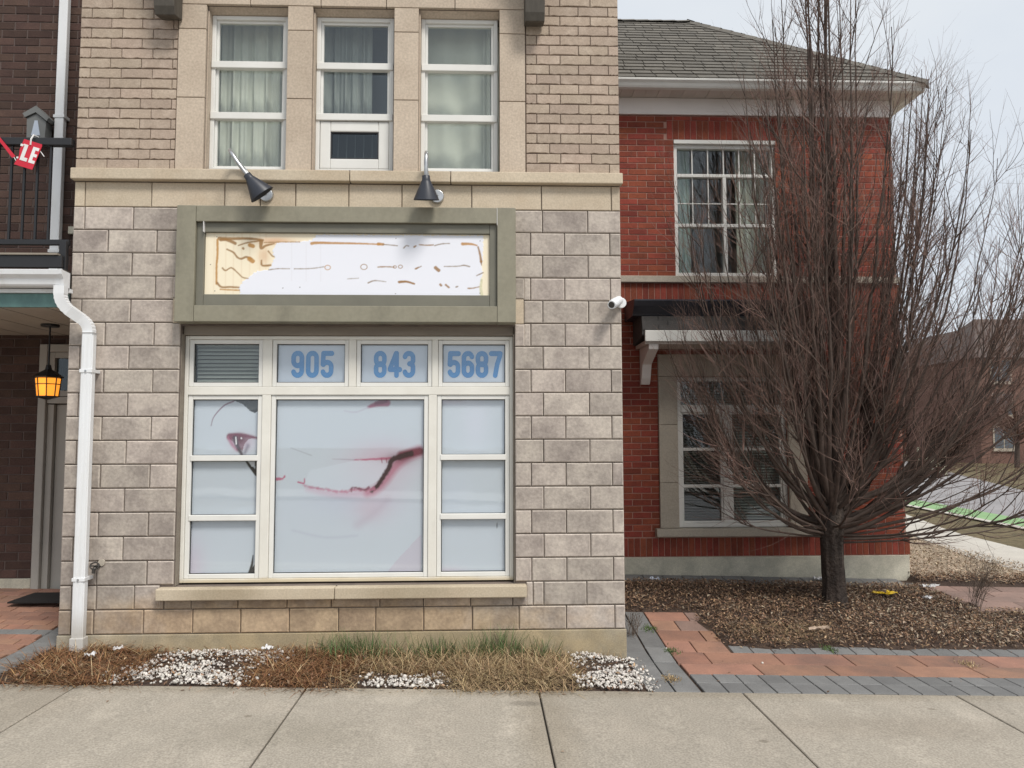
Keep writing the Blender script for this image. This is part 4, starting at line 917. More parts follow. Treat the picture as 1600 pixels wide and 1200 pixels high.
vis = [q for q in rects if 1.62 < key(q) < 2.36]; vis = sorted(vis, key=lambda q: -(q[1]-q[0]))[:300]; vs_ = set(vis)
for q in vis: piece('brick', 'red_brick', red, *q, QY+.001, .006, .0025, jit=.001)
joined('more_bricks', 'red_brick', red, [q for q in rects if q not in vs_], QY+.001, .006, .0025)
for q in sold: piece('soldier_brick', 'red_brick', red, q[0], q[1], q[2], q[3], QY+.001, .006, .0025, jit=.001)
# stone trim
for a, b in runs([QX0, 2.55, 3.95, QX1+.02]): box('band_stone', 'limestone', red, a+.002, b-.002, QY-.045, QY+.01, 3.672, 3.752, bevel=.006)
for x0, x1 in ((W2[0], W2i[0]), (W2i[1], W2[1])):
    for s, t in runs([.725, 1.26, 1.95, 2.53]): box('jamb_stone', 'limestone', red, x0+.002, x1-.002, QY-.03, QY+.1, s+.002, t-.002, bevel=.005)
for a, b in runs([W2[0], 2.95, W2[1]]): box('lintel_stone', 'limestone', red, a+.002, b-.002, QY-.03, QY+.1, 2.532, 2.795, bevel=.005)
box('window_sill', 'limestone', red, 2.035, 3.945, QY-.085, QY+.1, .628, .722, bevel=.008)
# upper window
mb = MB(); wy = QY+.03; frame(mb, W1[0], W1[1], W1[2], W1[3]-.05, .045, wy, wy+.08); mb.box(2.945, 2.99, wy+.004, wy+.08, W1[2]+.045, 5.0).box(W1[0]+.045, W1[1]-.045, wy+.002, wy+.08, 5.0, 5.04); mb.box(W1[0]+.045, W1[1]-.045, wy+.003, wy+.08, 4.375, 4.415)
w1 = mb.build('window', 'white_vinyl', red, bevel=.004); box('head_panel', 'white_vinyl', w1, W1[0], W1[1], QY-.01, wy+.06, W1[3]-.048, W1[3], bevel=.004)
for i in range(1, 6): x = 2.38+i*(3.555-2.38)/6; box('muntin', 'white_vinyl', w1, x-.007, x+.007, wy+.03, wy+.045, 5.042, 5.36)
for i in (1, 2, 4, 5): x = 2.38+i*(3.555-2.38)/6; box('muntin', 'white_vinyl', w1, x-.006, x+.006, wy+.03, wy+.045, 4.417, 4.998)
for a, b in ((2.382, 2.943), (2.992, 3.553)): box('muntin', 'white_vinyl', w1, a, b, wy+.032, wy+.043, 4.67, 4.682)
for a, b, s, t in ((2.38, 3.555, 5.04, 5.36), (2.38, 2.945, 4.415, 5.0), (2.99, 3.555, 4.415, 5.0), (2.38, 2.945, 3.805, 4.375), (2.99, 3.555, 3.805, 4.375)): pane(w1, a, b, s, t, wy+.05, 'glass')
curtain(w1, 2.30, 2.62, 3.7, 5.5, wy+.30, 'green_curtain', 60, seed=12); curtain(w1, 3.2, 3.66, 3.7, 5.5, wy+.30, 'curtain', 60, seed=13)
# lower window
mb = MB(); a, b, s, t = W2i[0]+.004, W2i[1]-.004, W2i[2]+.012, W2i[3]-.004; frame(mb, a, b, s, t, .05, wy, wy+.08); mb.box(a+.05, b-.05, wy+.002, wy+.08, 2.10, 2.19); mb.box(2.875, 2.975, wy+.003, wy+.08, s+.05, 2.10)
w2 = mb.build('window', 'white_vinyl', red, bevel=.004)
for x0, x1 in ((a+.05, 2.875), (2.975, b-.05)):
    mb = MB(); frame(mb, x0+.002, x1-.002, s+.052, 2.098, .022, wy+.015, wy+.06); mb.build('sash', 'white_vinyl', w2, bevel=.003)
    for zz in (1.655, 1.215): box('glazing_bar', 'white_vinyl', w2, x0+.02, x1-.02, wy+.012, wy+.06, zz-.018, zz+.018, bevel=.004)
    pane(w2, x0+.02, x1-.02, s+.07, 2.08, wy+.062, 'glass')
    mb = MB()
    for q in range(38):
        zz = s+.08+q*.0335; mb.add([(x0, wy+.12, zz), (x1, wy+.12, zz), (x1, wy+.14, zz+.022), (x0, wy+.14, zz+.022)], [(0, 1, 2, 3)])
    mb.build('blind', 'dim_blind' if x0 < 2.6 else 'blind', w2)
pane(w2, a+.05, b-.05, 2.19, t-.05, wy+.05, 'glass'); mb = MB()
for q in range(9):
    zz = 2.195+q*.0335; mb.add([(a+.05, wy+.12, zz), (b-.05, wy+.12, zz), (b-.05, wy+.14, zz+.022), (a+.05, wy+.14, zz+.022)], [(0, 1, 2, 3)])
mb.build('blind', 'blind', w2)
# hood over the lower window
MB().prism([(QY, 3.33), (QY, 3.42), (2.04, 3.36), (2.04, 3.345), (2.075, 3.29), (2.13, 3.235), (2.15, 3.21), (2.16, 3.19), (QY, 3.19)], 1.70, 4.02).build('hood_crown', 'navy_metal', red)
hb = MB().prism([(QY, 2.90), (QY, 3.188), (2.17, 3.188), (2.12, 3.02), (2.12, 2.96)], 1.80, 3.93).build('hood', 'hood_slate', red)
for r_ in range(3):
    z0 = 3.022+r_*.054; y0 = 2.116+(z0-3.02)*.30; x = 1.80+(.11 if r_ % 2 else 0)-.11
    while x < 3.93:
        a_, b_ = max(x, 1.80), min(x+.3, 3.93)
        MB().box(a_+.003, b_-.003, y0-.006, y0+.03, z0, z0+.052).build('hood_shingle', 'hood_slate', hb); x += .3
box('hood_fascia', 'white_vinyl', red, 1.825, 3.905, 2.075, 2.118, 2.885, 3.012, bevel=.006); box('hood_soffit', 'soffit', red, 1.83, 3.90, 2.12, QY-.002, 2.86, 2.897)
for cx in (1.93, 3.80):
    MB().prism([(QY-.002, 2.43), (QY-.05, 2.43), (QY-.10, 2.50), (QY-.16, 2.66), (2.24, 2.76), (2.13, 2.80), (2.11, 2.858), (QY-.002, 2.858)], cx-.055, cx+.055).build('hood_bracket', 'frieze', red, bevel=.006)
# eaves, gutter, frieze, hipped roof
box('frieze', 'frieze', red, QX0, QX1+.012, QY-.03, QY+.0, 5.765, 5.972, bevel=.003); box('frieze', 'frieze', red, QX1-.002, QX1+.02, QY+.001, 6.4, 5.765, 5.972)
EX, EY = 5.24, 2.38
for i in range(27):
    a = QX0+i*.153; box('soffit_panel', 'soffit', red, a+.002, min(a+.151, EX-.02), EY+.01, QY+.02, 5.974+.003*(i % 2), 5.99)
box('soffit_panel', 'soffit', red, QX1, EX-.02, QY+.022, 6.7, 5.975, 5.988)
gq = [(EY+.01, 5.965), (EY-.05, 5.965), (EY-.065, 5.985), (EY-.08, 6.015), (EY-.105, 6.04), (EY-.108, 6.062), (EY+.01, 6.062)]
MB().prism(gq, QX0, EX+.09).build('gutter', 'white_vinyl', red, bevel=.002); MB().box(EX-.02, EX+.09, EY+.012, 6.7, 5.968, 6.058).build('gutter', 'white_vinyl', red, bevel=.006)
KX = 2.2; RZ = 8.03; e0, e1 = EY-.09, EX+.08
A_, B_, C_, D_ = (QX0-2, e0, 6.065), (e1, e0, 6.065), (e1-2.25, e0+2.25, RZ), (QX0-2, e0+2.25, RZ); E_, F_ = (e1, e0+4.5, 6.065), (QX0-2, e0+4.5, 6.065)
roof = MB().add([A_, B_, C_, D_, E_, F_], [(0, 1, 2, 3), (1, 4, 2), (4, 5, 3, 2), (0, 3, 5), (0, 5, 4, 1)]).build('roof', 'shingle', red)
def shingles(P0, ux, up, n, width_at, rows, nm):
    m = MB(); ux, up, n = Vector(ux).normalized(), Vector(up).normalized(), Vector(n).normalized(); P0 = Vector(P0); ex = .1475
    for r_ in range(rows):
        lo_, hi_ = width_at((r_+.5)*ex); x = lo_-random.uniform(0, .25)
        while x < hi_:
            a_, b_ = max(x, lo_)+.003, min(x+.245, hi_)-.003; x += .25
            if b_-a_ < .03: continue
            j = random.uniform(0, .005); b0 = P0+up*(r_*ex-.004); b1 = P0+up*((r_+1)*ex+.006)
            vs = [b0+ux*a_+n*(.016+j), b0+ux*b_+n*(.016+j), b1+ux*b_+n*.006, b1+ux*a_+n*.006, b0+ux*a_+n*.002, b0+ux*b_+n*.002]
            m.add(vs, [(0, 1, 2, 3), (4, 5, 1, 0), (0, 3, 4), (1, 5, 2)])
    return tag(m.build(nm, 'shingle', roof), kind='stuff')
sl = math.hypot(2.25, RZ-6.065); rows = int(sl/.1475)
shingles((0, e0, 6.065), (1, 0, 0), (0, 2.25, RZ-6.065), (0, -(RZ-6.065), 2.25), lambda s: (QX0-1.5, e1-s*2.25/sl), rows, 'shingles')
shingles((e1, 0, 6.065), (0, 1, 0), (-2.25, 0, RZ-6.065), (RZ-6.065, 0, 2.25), lambda s: (e0+s*2.25/sl, e0+4.5-s*2.25/sl), rows, 'shingles')
for (p, q_) in ((B_, C_), (E_, C_), (C_, D_)):
    p, q_ = Vector(p), Vector(q_); L_ = (q_-p).length; n_ = int(L_/.2)
    for i in range(n_):
        a_, b_ = p.lerp(q_, i/n_), p.lerp(q_, (i+1)/n_+.01); d = (q_-p).normalized(); s_ = d.cross(Vector((0, 0, 1))).normalized()
        u_ = s_.cross(d); lift = u_*.026 if u_.z > 0 else -u_*.026
        MB().add([a_+s_*.12-Vector((0, 0, .075))+lift, a_+lift*1.3, a_-s_*.12-Vector((0, 0, .075))+lift, b_+s_*.12-Vector((0, 0, .075))+lift*.7, b_+lift, b_-s_*.12-Vector((0, 0, .075))+lift*.7], [(0, 1, 4, 3), (1, 2, 5, 4), (0, 2, 1)]).build('ridge_shingle', 'shingle', roof)

# ================================================================== TREE
TX, TY = 3.56, 1.30; TZ = gz(TX, TY)+.04
tree = thing('bare_tree', 'bare vase shaped tree with many upright twiggy branches before red building', 'tree', (TX, TY, TZ))
def tubes(P, Rr, k):
    """P (B, n, 3), Rr (B, n) -> vertices, faces"""
    B, n, _ = P.shape; T = np.gradient(P, axis=1); T /= np.linalg.norm(T, axis=2, keepdims=True)+1e-9
    ref = np.where(np.abs(T[..., 2:3]) > .85, np.array([1., .13, 0]), np.array([0, 0, 1.])); U = np.cross(T, ref); U /= np.linalg.norm(U, axis=2, keepdims=True)+1e-9; W = np.cross(T, U)
    a = 2*np.pi*np.arange(k)/k
    V = P[:, :, None]+Rr[:, :, None, None]*(U[:, :, None]*np.cos(a)[None, None, :, None]+W[:, :, None]*np.sin(a)[None, None, :, None])
    base = (np.arange(B)*n*k)[:, None, None]+(np.arange(n-1)*k)[None, :, None]; j = np.arange(k)[None, None]; j2 = (j+1) % k
    F = np.stack([base+j, base+j2, base+j2+k, base+j+k], -1).reshape(-1, 4); return V.reshape(-1, 3), F
def bez(p0, p1, p2, p3, n):
    t = np.linspace(0, 1, n)[None, :, None]; q = lambda p: np.asarray(p)[:, None, :]
    return q(p0)*(1-t)**3+q(p1)*3*t*(1-t)**2+q(p2)*3*t*t*(1-t)+q(p3)*t**3
# trunk with flare and ridged bark
prof = [(0, .20), (.05, .145), (.13, .118), (.25, .106), (.4, .103), (.6, .102), (.75, .112), (.9, .135), (1.02, .13), (1.15, .10), (1.3, .05)]
V = []; k = 40
for z, r_ in prof:
    for j in range(k):
        a = 2*math.pi*j/k; rr = r_*(1+.06*math.sin(a*7+z*3)+.05*math.sin(a*13-z*6)+.04*math.sin(a*19+z*17)+(.12*math.sin(a*4+1) if z < .1 else 0)); V.append((TX+rr*math.cos(a)-.02*z, TY+rr*math.sin(a), TZ-.04+z))
F = [[i*k+j, i*k+(j+1) % k, (i+1)*k+(j+1) % k, (i+1)*k+j] for i in range(len(prof)-1) for j in range(k)]
me = bpy.data.meshes.new('trunk'); me.from_pydata(V, [], F); me.update(); link('trunk', me, 'bark', tree, smooth=True)
rg = np.random.default_rng(5)
# limbs: azimuth, height where they leave the trunk, tip radius, tip height, base thickness
spec = []
for i in range(52):
    az = i*2.39996+rg.uniform(-.25, .25); u = (i+.5)/52
    if u < .22: tr, th, b = rg.uniform(.35, 1.15), rg.uniform(6.2, 8.0), rg.uniform(.036, .058)        # leaders
    elif u < .52: tr, th, b = rg.uniform(.8, 1.45), rg.uniform(4.9, 6.5), rg.uniform(.030, .046)
    elif u < .80: tr, th, b = rg.uniform(1.5, 2.0), rg.uniform(3.5, 5.0), rg.uniform(.022, .034)
    else: tr, th, b = rg.uniform(1.8, 2.3), rg.uniform(2.0, 3.4), rg.uniform(.014, .024)
    h0 = .72+.5*(1-u)+rg.uniform(-.06, .1)
    spec.append((az, h0, tr, th, b, u))
spec += [(-.05, .78, 2.5, 2.1, .022, .95), (-.5, .70, 2.4, 1.7, .018, .98), (.1, .85, 2.7, 3.3, .026, .9), (-.25, .9, 2.4, 3.9, .028, .8), (.35, .9, 2.3, 2.8, .024, .85), (3.3, .72, 1.7, 1.15, .012, .99), (-1.1, .74, 1.9, 1.6, .014, .99), (.0, 0.66, 1.9, .95, .013, 1.), (-2.6, .8, 2.0, 2.5, .018, .9), (2.9, .85, 2.1, 2.9, .02, .85)]
for i in range(26):
    az = rg.uniform(-.95, .45); u = rg.uniform(.45, .9); spec.append((az, .75+rg.uniform(0, .35), rg.uniform(1.5, 2.5), 5.9-2.6*(u-.45)/.45+rg.uniform(-.5, .3), rg.uniform(.018, .032), u))
for i in range(8):
    az = rg.uniform(2.5, 4.0); u = rg.uniform(.6, .95); spec.append((az, .75+rg.uniform(0, .35), rg.uniform(1.5, 2.1), 4.4-2.4*(u-.6)/.35+rg.uniform(-.4, .3), rg.uniform(.014, .024), u))
LP, LR = [], []; n = 22
for az, h0, tr, th, b, u in spec:
    tr *= 1.0+.16*math.cos(az)                                                      # fuller towards the street corner
    if math.sin(az) > 0: tr *= 1-.40*math.sin(az)                                    # held back by the wall behind
    tr = min(tr, max(.12, (2.6 if th < 3.0 else 2.3-(th-3.0)*.54+(.25*max(0, math.cos(az)) if th < 4.2 else 0))))
    c_, s_ = math.cos(az), math.sin(az); r0 = .07
    p0 = np.array([TX+c_*r0-.02, TY+s_*r0, TZ+h0]); tip = np.array([TX+c_*tr, TY+s_*tr, TZ+th])
    out = np.array([c_, s_, 0]); L_ = np.linalg.norm(tip-p0)
    p1 = p0+out*tr*(.24+.36*u)+np.array([0, 0, (th-h0)*(.16 if u < .8 else .10)]); p2 = tip-np.array([0, 0, (th-h0)*.42])-out*tr*.10
    P = bez([p0], [p1], [p2], [tip], n)[0]; w = np.cumsum(rg.normal(0, .009, (n, 3)), 0); w -= np.linspace(0, 1, n)[:, None]*w[-1]*.3; w[0] = 0; P = P+w*np.array([1, 1, .3])
    LP.append(P); LR.append(b*.88*(1-np.linspace(0, 1, n)**.75*.92)*(1+rg.normal(0, .05, n))+.0013)
for P, rr in zip(LP, LR):
    V, F = tubes(P[None], rr[None], 7); link('limb', np_mesh('limb', V, F), 'limb_bark', tree, smooth=True)
# side shoots: each starts along a parent, leaves at a narrow angle and bends upward
def shoots(PP, PR, per, frac0, lenf, rad, nseg, spread, upb, rg, bias=1.0, wall=True):
    S, D, Ls, Rs = [], [], [], []
    for P, rr in zip(PP, PR):
        m_ = len(P); L_ = np.linalg.norm(np.diff(P, axis=0), axis=1).sum(); cnt = max(1, int(rg.poisson(per(L_))))
        for t in np.sort(rg.uniform(frac0, .97, cnt)):
            f = t*(m_-1); i = min(int(f), m_-2); p = P[i]+(P[i+1]-P[i])*(f-i); d = P[i+1]-P[i]; d /= np.linalg.norm(d)+1e-9
            S.append(p); D.append(d); Ls.append(lenf(L_, t)); Rs.append(min(rad(L_), .8*(rr[i])))
    S, D, Ls, Rs = np.array(S), np.array(D), np.array(Ls), np.array(Rs); B = len(S)
    side = rg.normal(0, 1, (B, 3)); o = S-np.array([TX, TY, 0]); o[:, 2] = 0; o /= np.linalg.norm(o, axis=1, keepdims=True)+1e-6
    side += o*.35*bias; side -= D*(side*D).sum(1, keepdims=True); side /= np.linalg.norm(side, axis=1, keepdims=True)+1e-9
    an = rg.uniform(*spread, B)[:, None]; d0 = D*np.cos(an)+side*np.sin(an); up = np.array([0, 0, 1.])
    P = [S]; d = d0
    for j in range(nseg):
        d = d+up*upb+rg.normal(0, .07, (B, 3)); d /= np.linalg.norm(d, axis=1, keepdims=True); P.append(P[-1]+d*(Ls/nseg)[:, None])
    P = np.stack(P, 1)
    if wall: P[..., 1] = np.minimum(P[..., 1], 2.02+.2*np.sin(P[..., 0]*9))     # none reach through the wall
    rr = Rs[:, None]*np.linspace(1, .28, nseg+1)[None]; return P, rr
S1P, S1R = shoots(LP, LR, lambda L: 3.0*L, .16, lambda L, t: rg.uniform(.5, 1.25)*(1.15-.55*t)*min(1.1, L*.3), lambda L: rg.uniform(.0045, .0085), 7, (.25, .75), .11, rg)
S2P, S2R = shoots(S1P, S1R, lambda L: 6.6*L+1, .12, lambda L, t: rg.uniform(.25, .62)*(1.1-.4*t), lambda L: rg.uniform(.0026, .0042), 5, (.3, .85), .10, rg)
S3P, S3R = shoots(S2P, S2R, lambda L: 4.4*L, .15, lambda L, t: rg.uniform(.08, .28), lambda L: rg.uniform(.0020, .0030), 3, (.4, 1.0), .08, rg, .5)
S4P, S4R = shoots(LP, LR, lambda L: 3.6*L, .05, lambda L, t: rg.uniform(.15, .5), lambda L: rg.uniform(.0025, .004), 4, (.4, 1.1), .10, rg)
for nm, P, rr, k in (('branches', S1P, S1R, 5), ('twigs', S2P, S2R, 3), ('twigs', S3P, S3R, 3), ('twigs', S4P, S4R, 3)):
    V, F = tubes(P, rr, k); tag(link(nm, np_mesh(nm, V, F), 'twig_bark' if nm == 'twigs' else 'limb_bark', tree), kind='stuff')

# ================================================================== STUFF: grass, pebbles, leaves
def blades(name, mat, pts, hts, lean, width, curl, zf, rg, parent=None):
    n_ = len(pts); az = rg.uniform(0, 2*np.pi, n_); z = zf(pts[:, 0], pts[:, 1]); h = hts; l = lean
    d = np.stack([np.cos(az), np.sin(az), np.zeros(n_)], 1); sd = np.stack([-np.sin(az), np.cos(az), np.zeros(n_)], 1)
    b = np.stack([pts[:, 0], pts[:, 1], z], 1); up = np.array([0, 0, 1.]); rings = []
    for t, wv in ((0, 1), (.4, .85), (.75, .55), (1, .08)):
        ang = l+curl*t; c_ = b+d*(h*t*np.sin(np.clip(ang, 0, 2.2)))[:, None]+up*(h*(t*np.cos(np.clip(l+curl*t*.8, 0, 1.50))))[:, None]
        rings += [c_-sd*(width*wv)[:, None], c_+sd*(width*wv)[:, None]]
    V = np.stack(rings, 1).reshape(-1, 3); i0 = np.arange(n_)*8; F = np.concatenate([np.stack([i0+q, i0+q+1, i0+q+3, i0+q+2], 1) for q in (0, 2, 4)])
    return tag(link(name, np_mesh(name, V, F), mat, parent), kind='stuff')
gb = lambda X, Y: bed_front(X, Y)-.005
rg = np.random.default_rng(3)
def scatter(n_, x0, x1, y0, y1, dens):
    p = np.stack([rg.uniform(x0, x1, n_), rg.uniform(y0, y1, n_)], 1); return p[rg.uniform(0, 1, n_) < dens(p[:, 0], p[:, 1])]
def win_(x, a, b, s=.12): return np.clip((x-a)/s, 0, 1)*np.clip((b-x)/s, 0, 1)
rust = lambda x, y: np.clip(.22*win_(x, -.8, .8, .2)*(y > -.6)+win_(x, -3.60, -2.42, .25)*np.clip((-2.42-x)*1.4+(y+.85)*.5+.5, 0, 1)+win_(x, -1.95, -.75, .2)*np.where((y < -.52) & (x > -1.0), .1, 1)*np.clip((x+1.95)*2.5, 0, 1)+.5*win_(x, -2.5, -1.2)*(y > -.2), 0, 1)*(.6+.5*vnoise(x*4, y*4, 31))
p = scatter(32000, -3.58, .8, -.90, .0, rust); n_ = len(p)
blades('dried_grass', 'rust_grass', p, rg.uniform(.08, .24, n_), rg.uniform(.8, 1.55, n_), rg.uniform(.0015, .0036, n_), rg.uniform(.1, .7, n_), gb, rg)
straw = lambda x, y: np.clip(.12*win_(x, -3.4, -1.2, .2)*(np.abs(x+2.15) > .5)+win_(x, -1.2, .78, .3)*np.clip(.35+(y+.85)*.6+(x+1.2)*.5, 0, 1), 0, 1)*(1-.93*win_(x, -1.0, -.15, .12)*(y < -.52))*(.75+.5*vnoise(x*3, y*4, 33))
p = scatter(34000, -3.5, .85, -.93, .0, straw); n_ = len(p)
blades('straw_grass', 'dry_grass', p, rg.uniform(.09, .27, n_)*(1-.3*(p[:, 1] < -.75)), rg.uniform(.55, 1.55, n_), rg.uniform(.0013, .0034, n_), rg.uniform(.2, .9, n_), gb, rg)
gden = lambda x, y: np.clip(win_(x, -1.35, .65, .3)*.35+.9*np.exp(-((x+.35)/.10)**2)+1.0*np.exp(-((x-.15)/.14)**2)+.6*np.exp(-((x+1.1)/.2)**2)+.4*np.exp(-((x-.5)/.1)**2), 0, 1)*np.clip((y+.34)*6, 0, 1)
p = scatter(2300, -1.5, .9, -.36, -.02, gden); n_ = len(p)
blades('green_grass', 'green_grass', p, rg.uniform(.12, .26, n_)*(1+.35*np.exp(-((p[:, 0]-.15)/.15)**2)), rg.uniform(.05, .55, n_), rg.uniform(.0015, .003, n_), rg.uniform(.1, .6, n_), gb, rg)
p = scatter(60, .9, 1.15, -.12, -.02, lambda x, y: .9+0*x); n_ = len(p)
blades('dry_tuft', 'dry_grass', p, rg.uniform(.05, .12, n_), rg.uniform(.05, .5, n_), rg.uniform(.001, .002, n_), rg.uniform(.1, .5, n_), gb, rg)
# straw caught at the bed edge by the tree, and moss tufts in the joints
p = scatter(900, 2.2, 3.4, .34, .75, lambda x, y: np.clip(.9-((x-2.75)/.55)**2, 0, 1)*.6); n_ = len(p)
blades('straw_on_bed', 'dry_grass', p, rg.uniform(.12, .3, n_), rg.uniform(1.2, 1.5, n_), rg.uniform(.001, .0025, n_), rg.uniform(.0, .2, n_), lambda X, Y: bed_tree(X, Y)+.02, rg)
for i, (mx_, my_) in enumerate(((1.43, -.57), (1.60, .14), (1.545, .72), (3.02, .27), (4.05, -.06))):
    p = np.stack([rg.normal(mx_, .035, 160), rg.normal(my_, .05, 160)], 1); o = blades('moss_tuft', 'green_grass' if i in (1, 2, 3) else 'dry_grass', p, rg.uniform(.01, .035, 160), rg.uniform(.2, 1.2, 160), rg.uniform(.002, .004, 160), rg.uniform(0, .5, 160), gzv, rg)
# pebbles
ico = np.array([(0, 0, 1), (.894, 0, .447), (.276, .851, .447), (-.724, .526, .447), (-.724, -.526, .447), (.276, -.851, .447), (.724, .526, -.447), (-.276, .851, -.447), (-.894, 0, -.447), (-.276, -.851, -.447), (.724, -.526, -.447), (0, 0, -1)])
icf = np.array([(0, 1, 2), (0, 2, 3), (0, 3, 4), (0, 4, 5), (0, 5, 1), (1, 6, 2), (2, 7, 3), (3, 8, 4), (4, 9, 5), (5, 10, 1), (6, 7, 2), (7, 8, 3), (8, 9, 4), (9, 10, 5), (10, 6, 1), (11, 7, 6), (11, 8, 7), (11, 9, 8), (11, 10, 9), (11, 6, 10)])
def pebbles(name, mat, p, size, zf, rg):
    n_ = len(p); s = size[:, None]*rg.uniform(.55, 1.15, (n_, 3)); a = rg.uniform(0, 6.28, n_); c_, s_ = np.cos(a), np.sin(a)
    V = (ico[None]*(1+rg.uniform(-.22, .22, (n_, 12, 1))))*s[:, None]; V = np.stack([V[..., 0]*c_[:, None]-V[..., 1]*s_[:, None], V[..., 0]*s_[:, None]+V[..., 1]*c_[:, None], V[..., 2]], 2)
    V[..., 0] += p[:, 0:1]; V[..., 1] += p[:, 1:2]; V[..., 2] += (zf(p[:, 0], p[:, 1])+size*rg.uniform(.1, .9, n_))[:, None]
    return tag(link(name, np_mesh(name, V.reshape(-1, 3), (icf[None]+(np.arange(n_)*12)[:, None, None]).reshape(-1, 3)), mat), kind='stuff')
pd = lambda x, y: np.clip(win_(x, -2.85, -1.45, .35)*np.clip(1.1-((x+2.15-(y+.5)*.5)/.6)**2, 0, 1)+win_(x, -.95, -.2, .25)*np.clip((-.52-y)*6, 0, 1)*.8+1.2*np.clip(1-((x-.98)/.32)**2, 0, 1)*(y < -.03), 0, 1)*np.clip(.7+.9*vnoise(x*5, y*6, 77), .06, 1)
p = scatter(13000, -2.9, 1.36, -.845, -.01, pd); pebbles('white_pebbles', 'pebble', p, rg.uniform(.005, .011, len(p))*(1+.9*rg.uniform(0, 1, len(p))**3), lambda X, Y: np.maximum(bed_front(X, Y), gzv(X, Y))+np.where(X > .6, .02*np.clip((1.25-X)*3, 0, 1), .008), rg)
p = scatter(40, -6, 5, -.9, 2.2, lambda x, y: .6+0*x); p = p[(p[:, 0] > 1.3) & (p[:, 0] < 4.8)]; pebbles('stray_pebbles', 'pebble', p, rg.uniform(.008, .014, len(p)), gzv, rg)
# dead leaves
def leaves(name, mat, p, size, zf, rg, lift=.05, flat=.5):
    n_ = len(p); a = rg.uniform(0, 6.28, n_); pt = rg.normal(0, flat, n_); rl = rg.normal(0, flat, n_); fold = rg.uniform(.1, .7, n_)
    ux = np.stack([np.cos(a)*np.cos(pt), np.sin(a)*np.cos(pt), np.sin(pt)], 1); uy = np.stack([-np.sin(a), np.cos(a), np.sin(rl)], 1); uy /= np.linalg.norm(uy, axis=1, keepdims=True); uz = np.cross(ux, uy)
    c_ = np.stack([p[:, 0], p[:, 1], zf(p[:, 0], p[:, 1])+rg.uniform(.0, lift, n_)], 1); L_ = size[:, None]; W_ = L_*rg.uniform(.28, .5, (n_, 1)); fz = (fold[:, None]*W_)
    V = np.stack([c_-ux*L_, c_+uy*W_+uz*fz-ux*L_*.1, c_+ux*L_+uz*fz*.6, c_-uy*W_+uz*fz-ux*L_*.1], 1).reshape(-1, 3); i0 = np.arange(n_)*4
    F = np.concatenate([np.stack([i0, i0+2, i0+1], 1), np.stack([i0, i0+3, i0+2], 1)]); return tag(link(name, np_mesh(name, V, F), mat), kind='stuff')
den = lambda x, y: np.clip(bed_edge(x, y)*5+.35, 0, 1)*np.where((x < 3.2) & (x > 1.2), 1, .95)
p = scatter(66000, 1.2, 7.4, .15, 2.75, den); leaves('dead_leaves', 'leaf_litter', p, rg.uniform(.006, .021, len(p)), bed_tree, rg)
p = scatter(20000, 1.25, 7.2, .3, 2.75, lambda x, y: den(x, y)*(.15+.75*np.clip((x-3.2)/1.5, 0, 1))); leaves('pale_leaves', 'pale_litter', p, rg.uniform(.008, .026, len(p)), bed_tree, rg, .055)  # pale share grows to the right, standing in for brighter light there
p = scatter(16000, 5.07, 8.2, 2.5, 7.5, lambda x, y: np.clip((7.6-x)*3, 0, 1)); leaves('gravel_leaves', 'pale_litter', p, rg.uniform(.012, .03, len(p)), lambda X, Y: gzv(X, Y)-.03, rg, .035)
p = scatter(2200, -3.5, 1.3, -.95, -.05, lambda x, y: .5+0*x); leaves('bed_leaves', 'leaf_litter', p, rg.uniform(.01, .025, len(p)), bed_front, rg)
p = scatter(160, -4, 6, -2.3, .3, lambda x, y: np.where(y > -.85, .6, .12)*((x > 1.25) | (y < -.85))); leaves('stray_leaves', 'leaf_litter', p, rg.uniform(.008, .018, len(p)), gzv, rg, .008, .15)
p = scatter(5000, 1.3, 5.6, .25, 2.3, lambda x, y: den(x, y)); n_ = len(p)
blades('fallen_twigs', 'weed_stem', p, rg.uniform(.05, .16, n_), rg.uniform(1.3, 1.5, n_), rg.uniform(.0012, .0025, n_), rg.uniform(-.1, .1, n_), lambda X, Y: bed_tree(X, Y)+.03, rg)

# weeds: bare bushy stalks
def weed(label, x, y, zf, n0, h, lean, rg, mat='weed_stem'):
    t = thing('dry_weed', label, 'weed', (x, y, zf))
    S = np.stack([rg.normal(x, .03, n0), rg.normal(y, .03, n0), np.full(n0, zf)], 1); az = rg.uniform(0, 6.28, n0); sp = rg.uniform(.05, .35, n0)*h
    T = S+np.stack([np.cos(az)*sp+lean*h, np.sin(az)*sp, rg.uniform(.6, 1, n0)*h], 1); P = bez(S, S+(T-S)*.3+np.array([0, 0, .1*h]), S+(T-S)*.7, T, 8)
    V, F = tubes(P, np.full((n0, 8), .0024)*np.linspace(1, .5, 8), 3); link('stems', np_mesh('stems', V, F), mat, t)
    q, rr = shoots(list(P), [np.full(8, .002)]*n0, lambda L: 30*L, .25, lambda L, t_: rg.uniform(.04, .14)*h/.5, lambda L: .0014, 3, (.4, 1.0), .05, rg, 0, False)
    V, F = tubes(q, rr, 3); tag(link('sprigs', np_mesh('sprigs', V, F), mat, t), kind='stuff')
weed('grey dried bushy weed leaning right at edge of leafy bed', 5.02, 1.32, gz(5.02, 1.32)+.02, 22, .62, .22, rg)
weed('dead clump of stalks by right corner of stone wall', 1.33, .52, gz(1.33, .52)+.01, 26, .22, .10, rg)

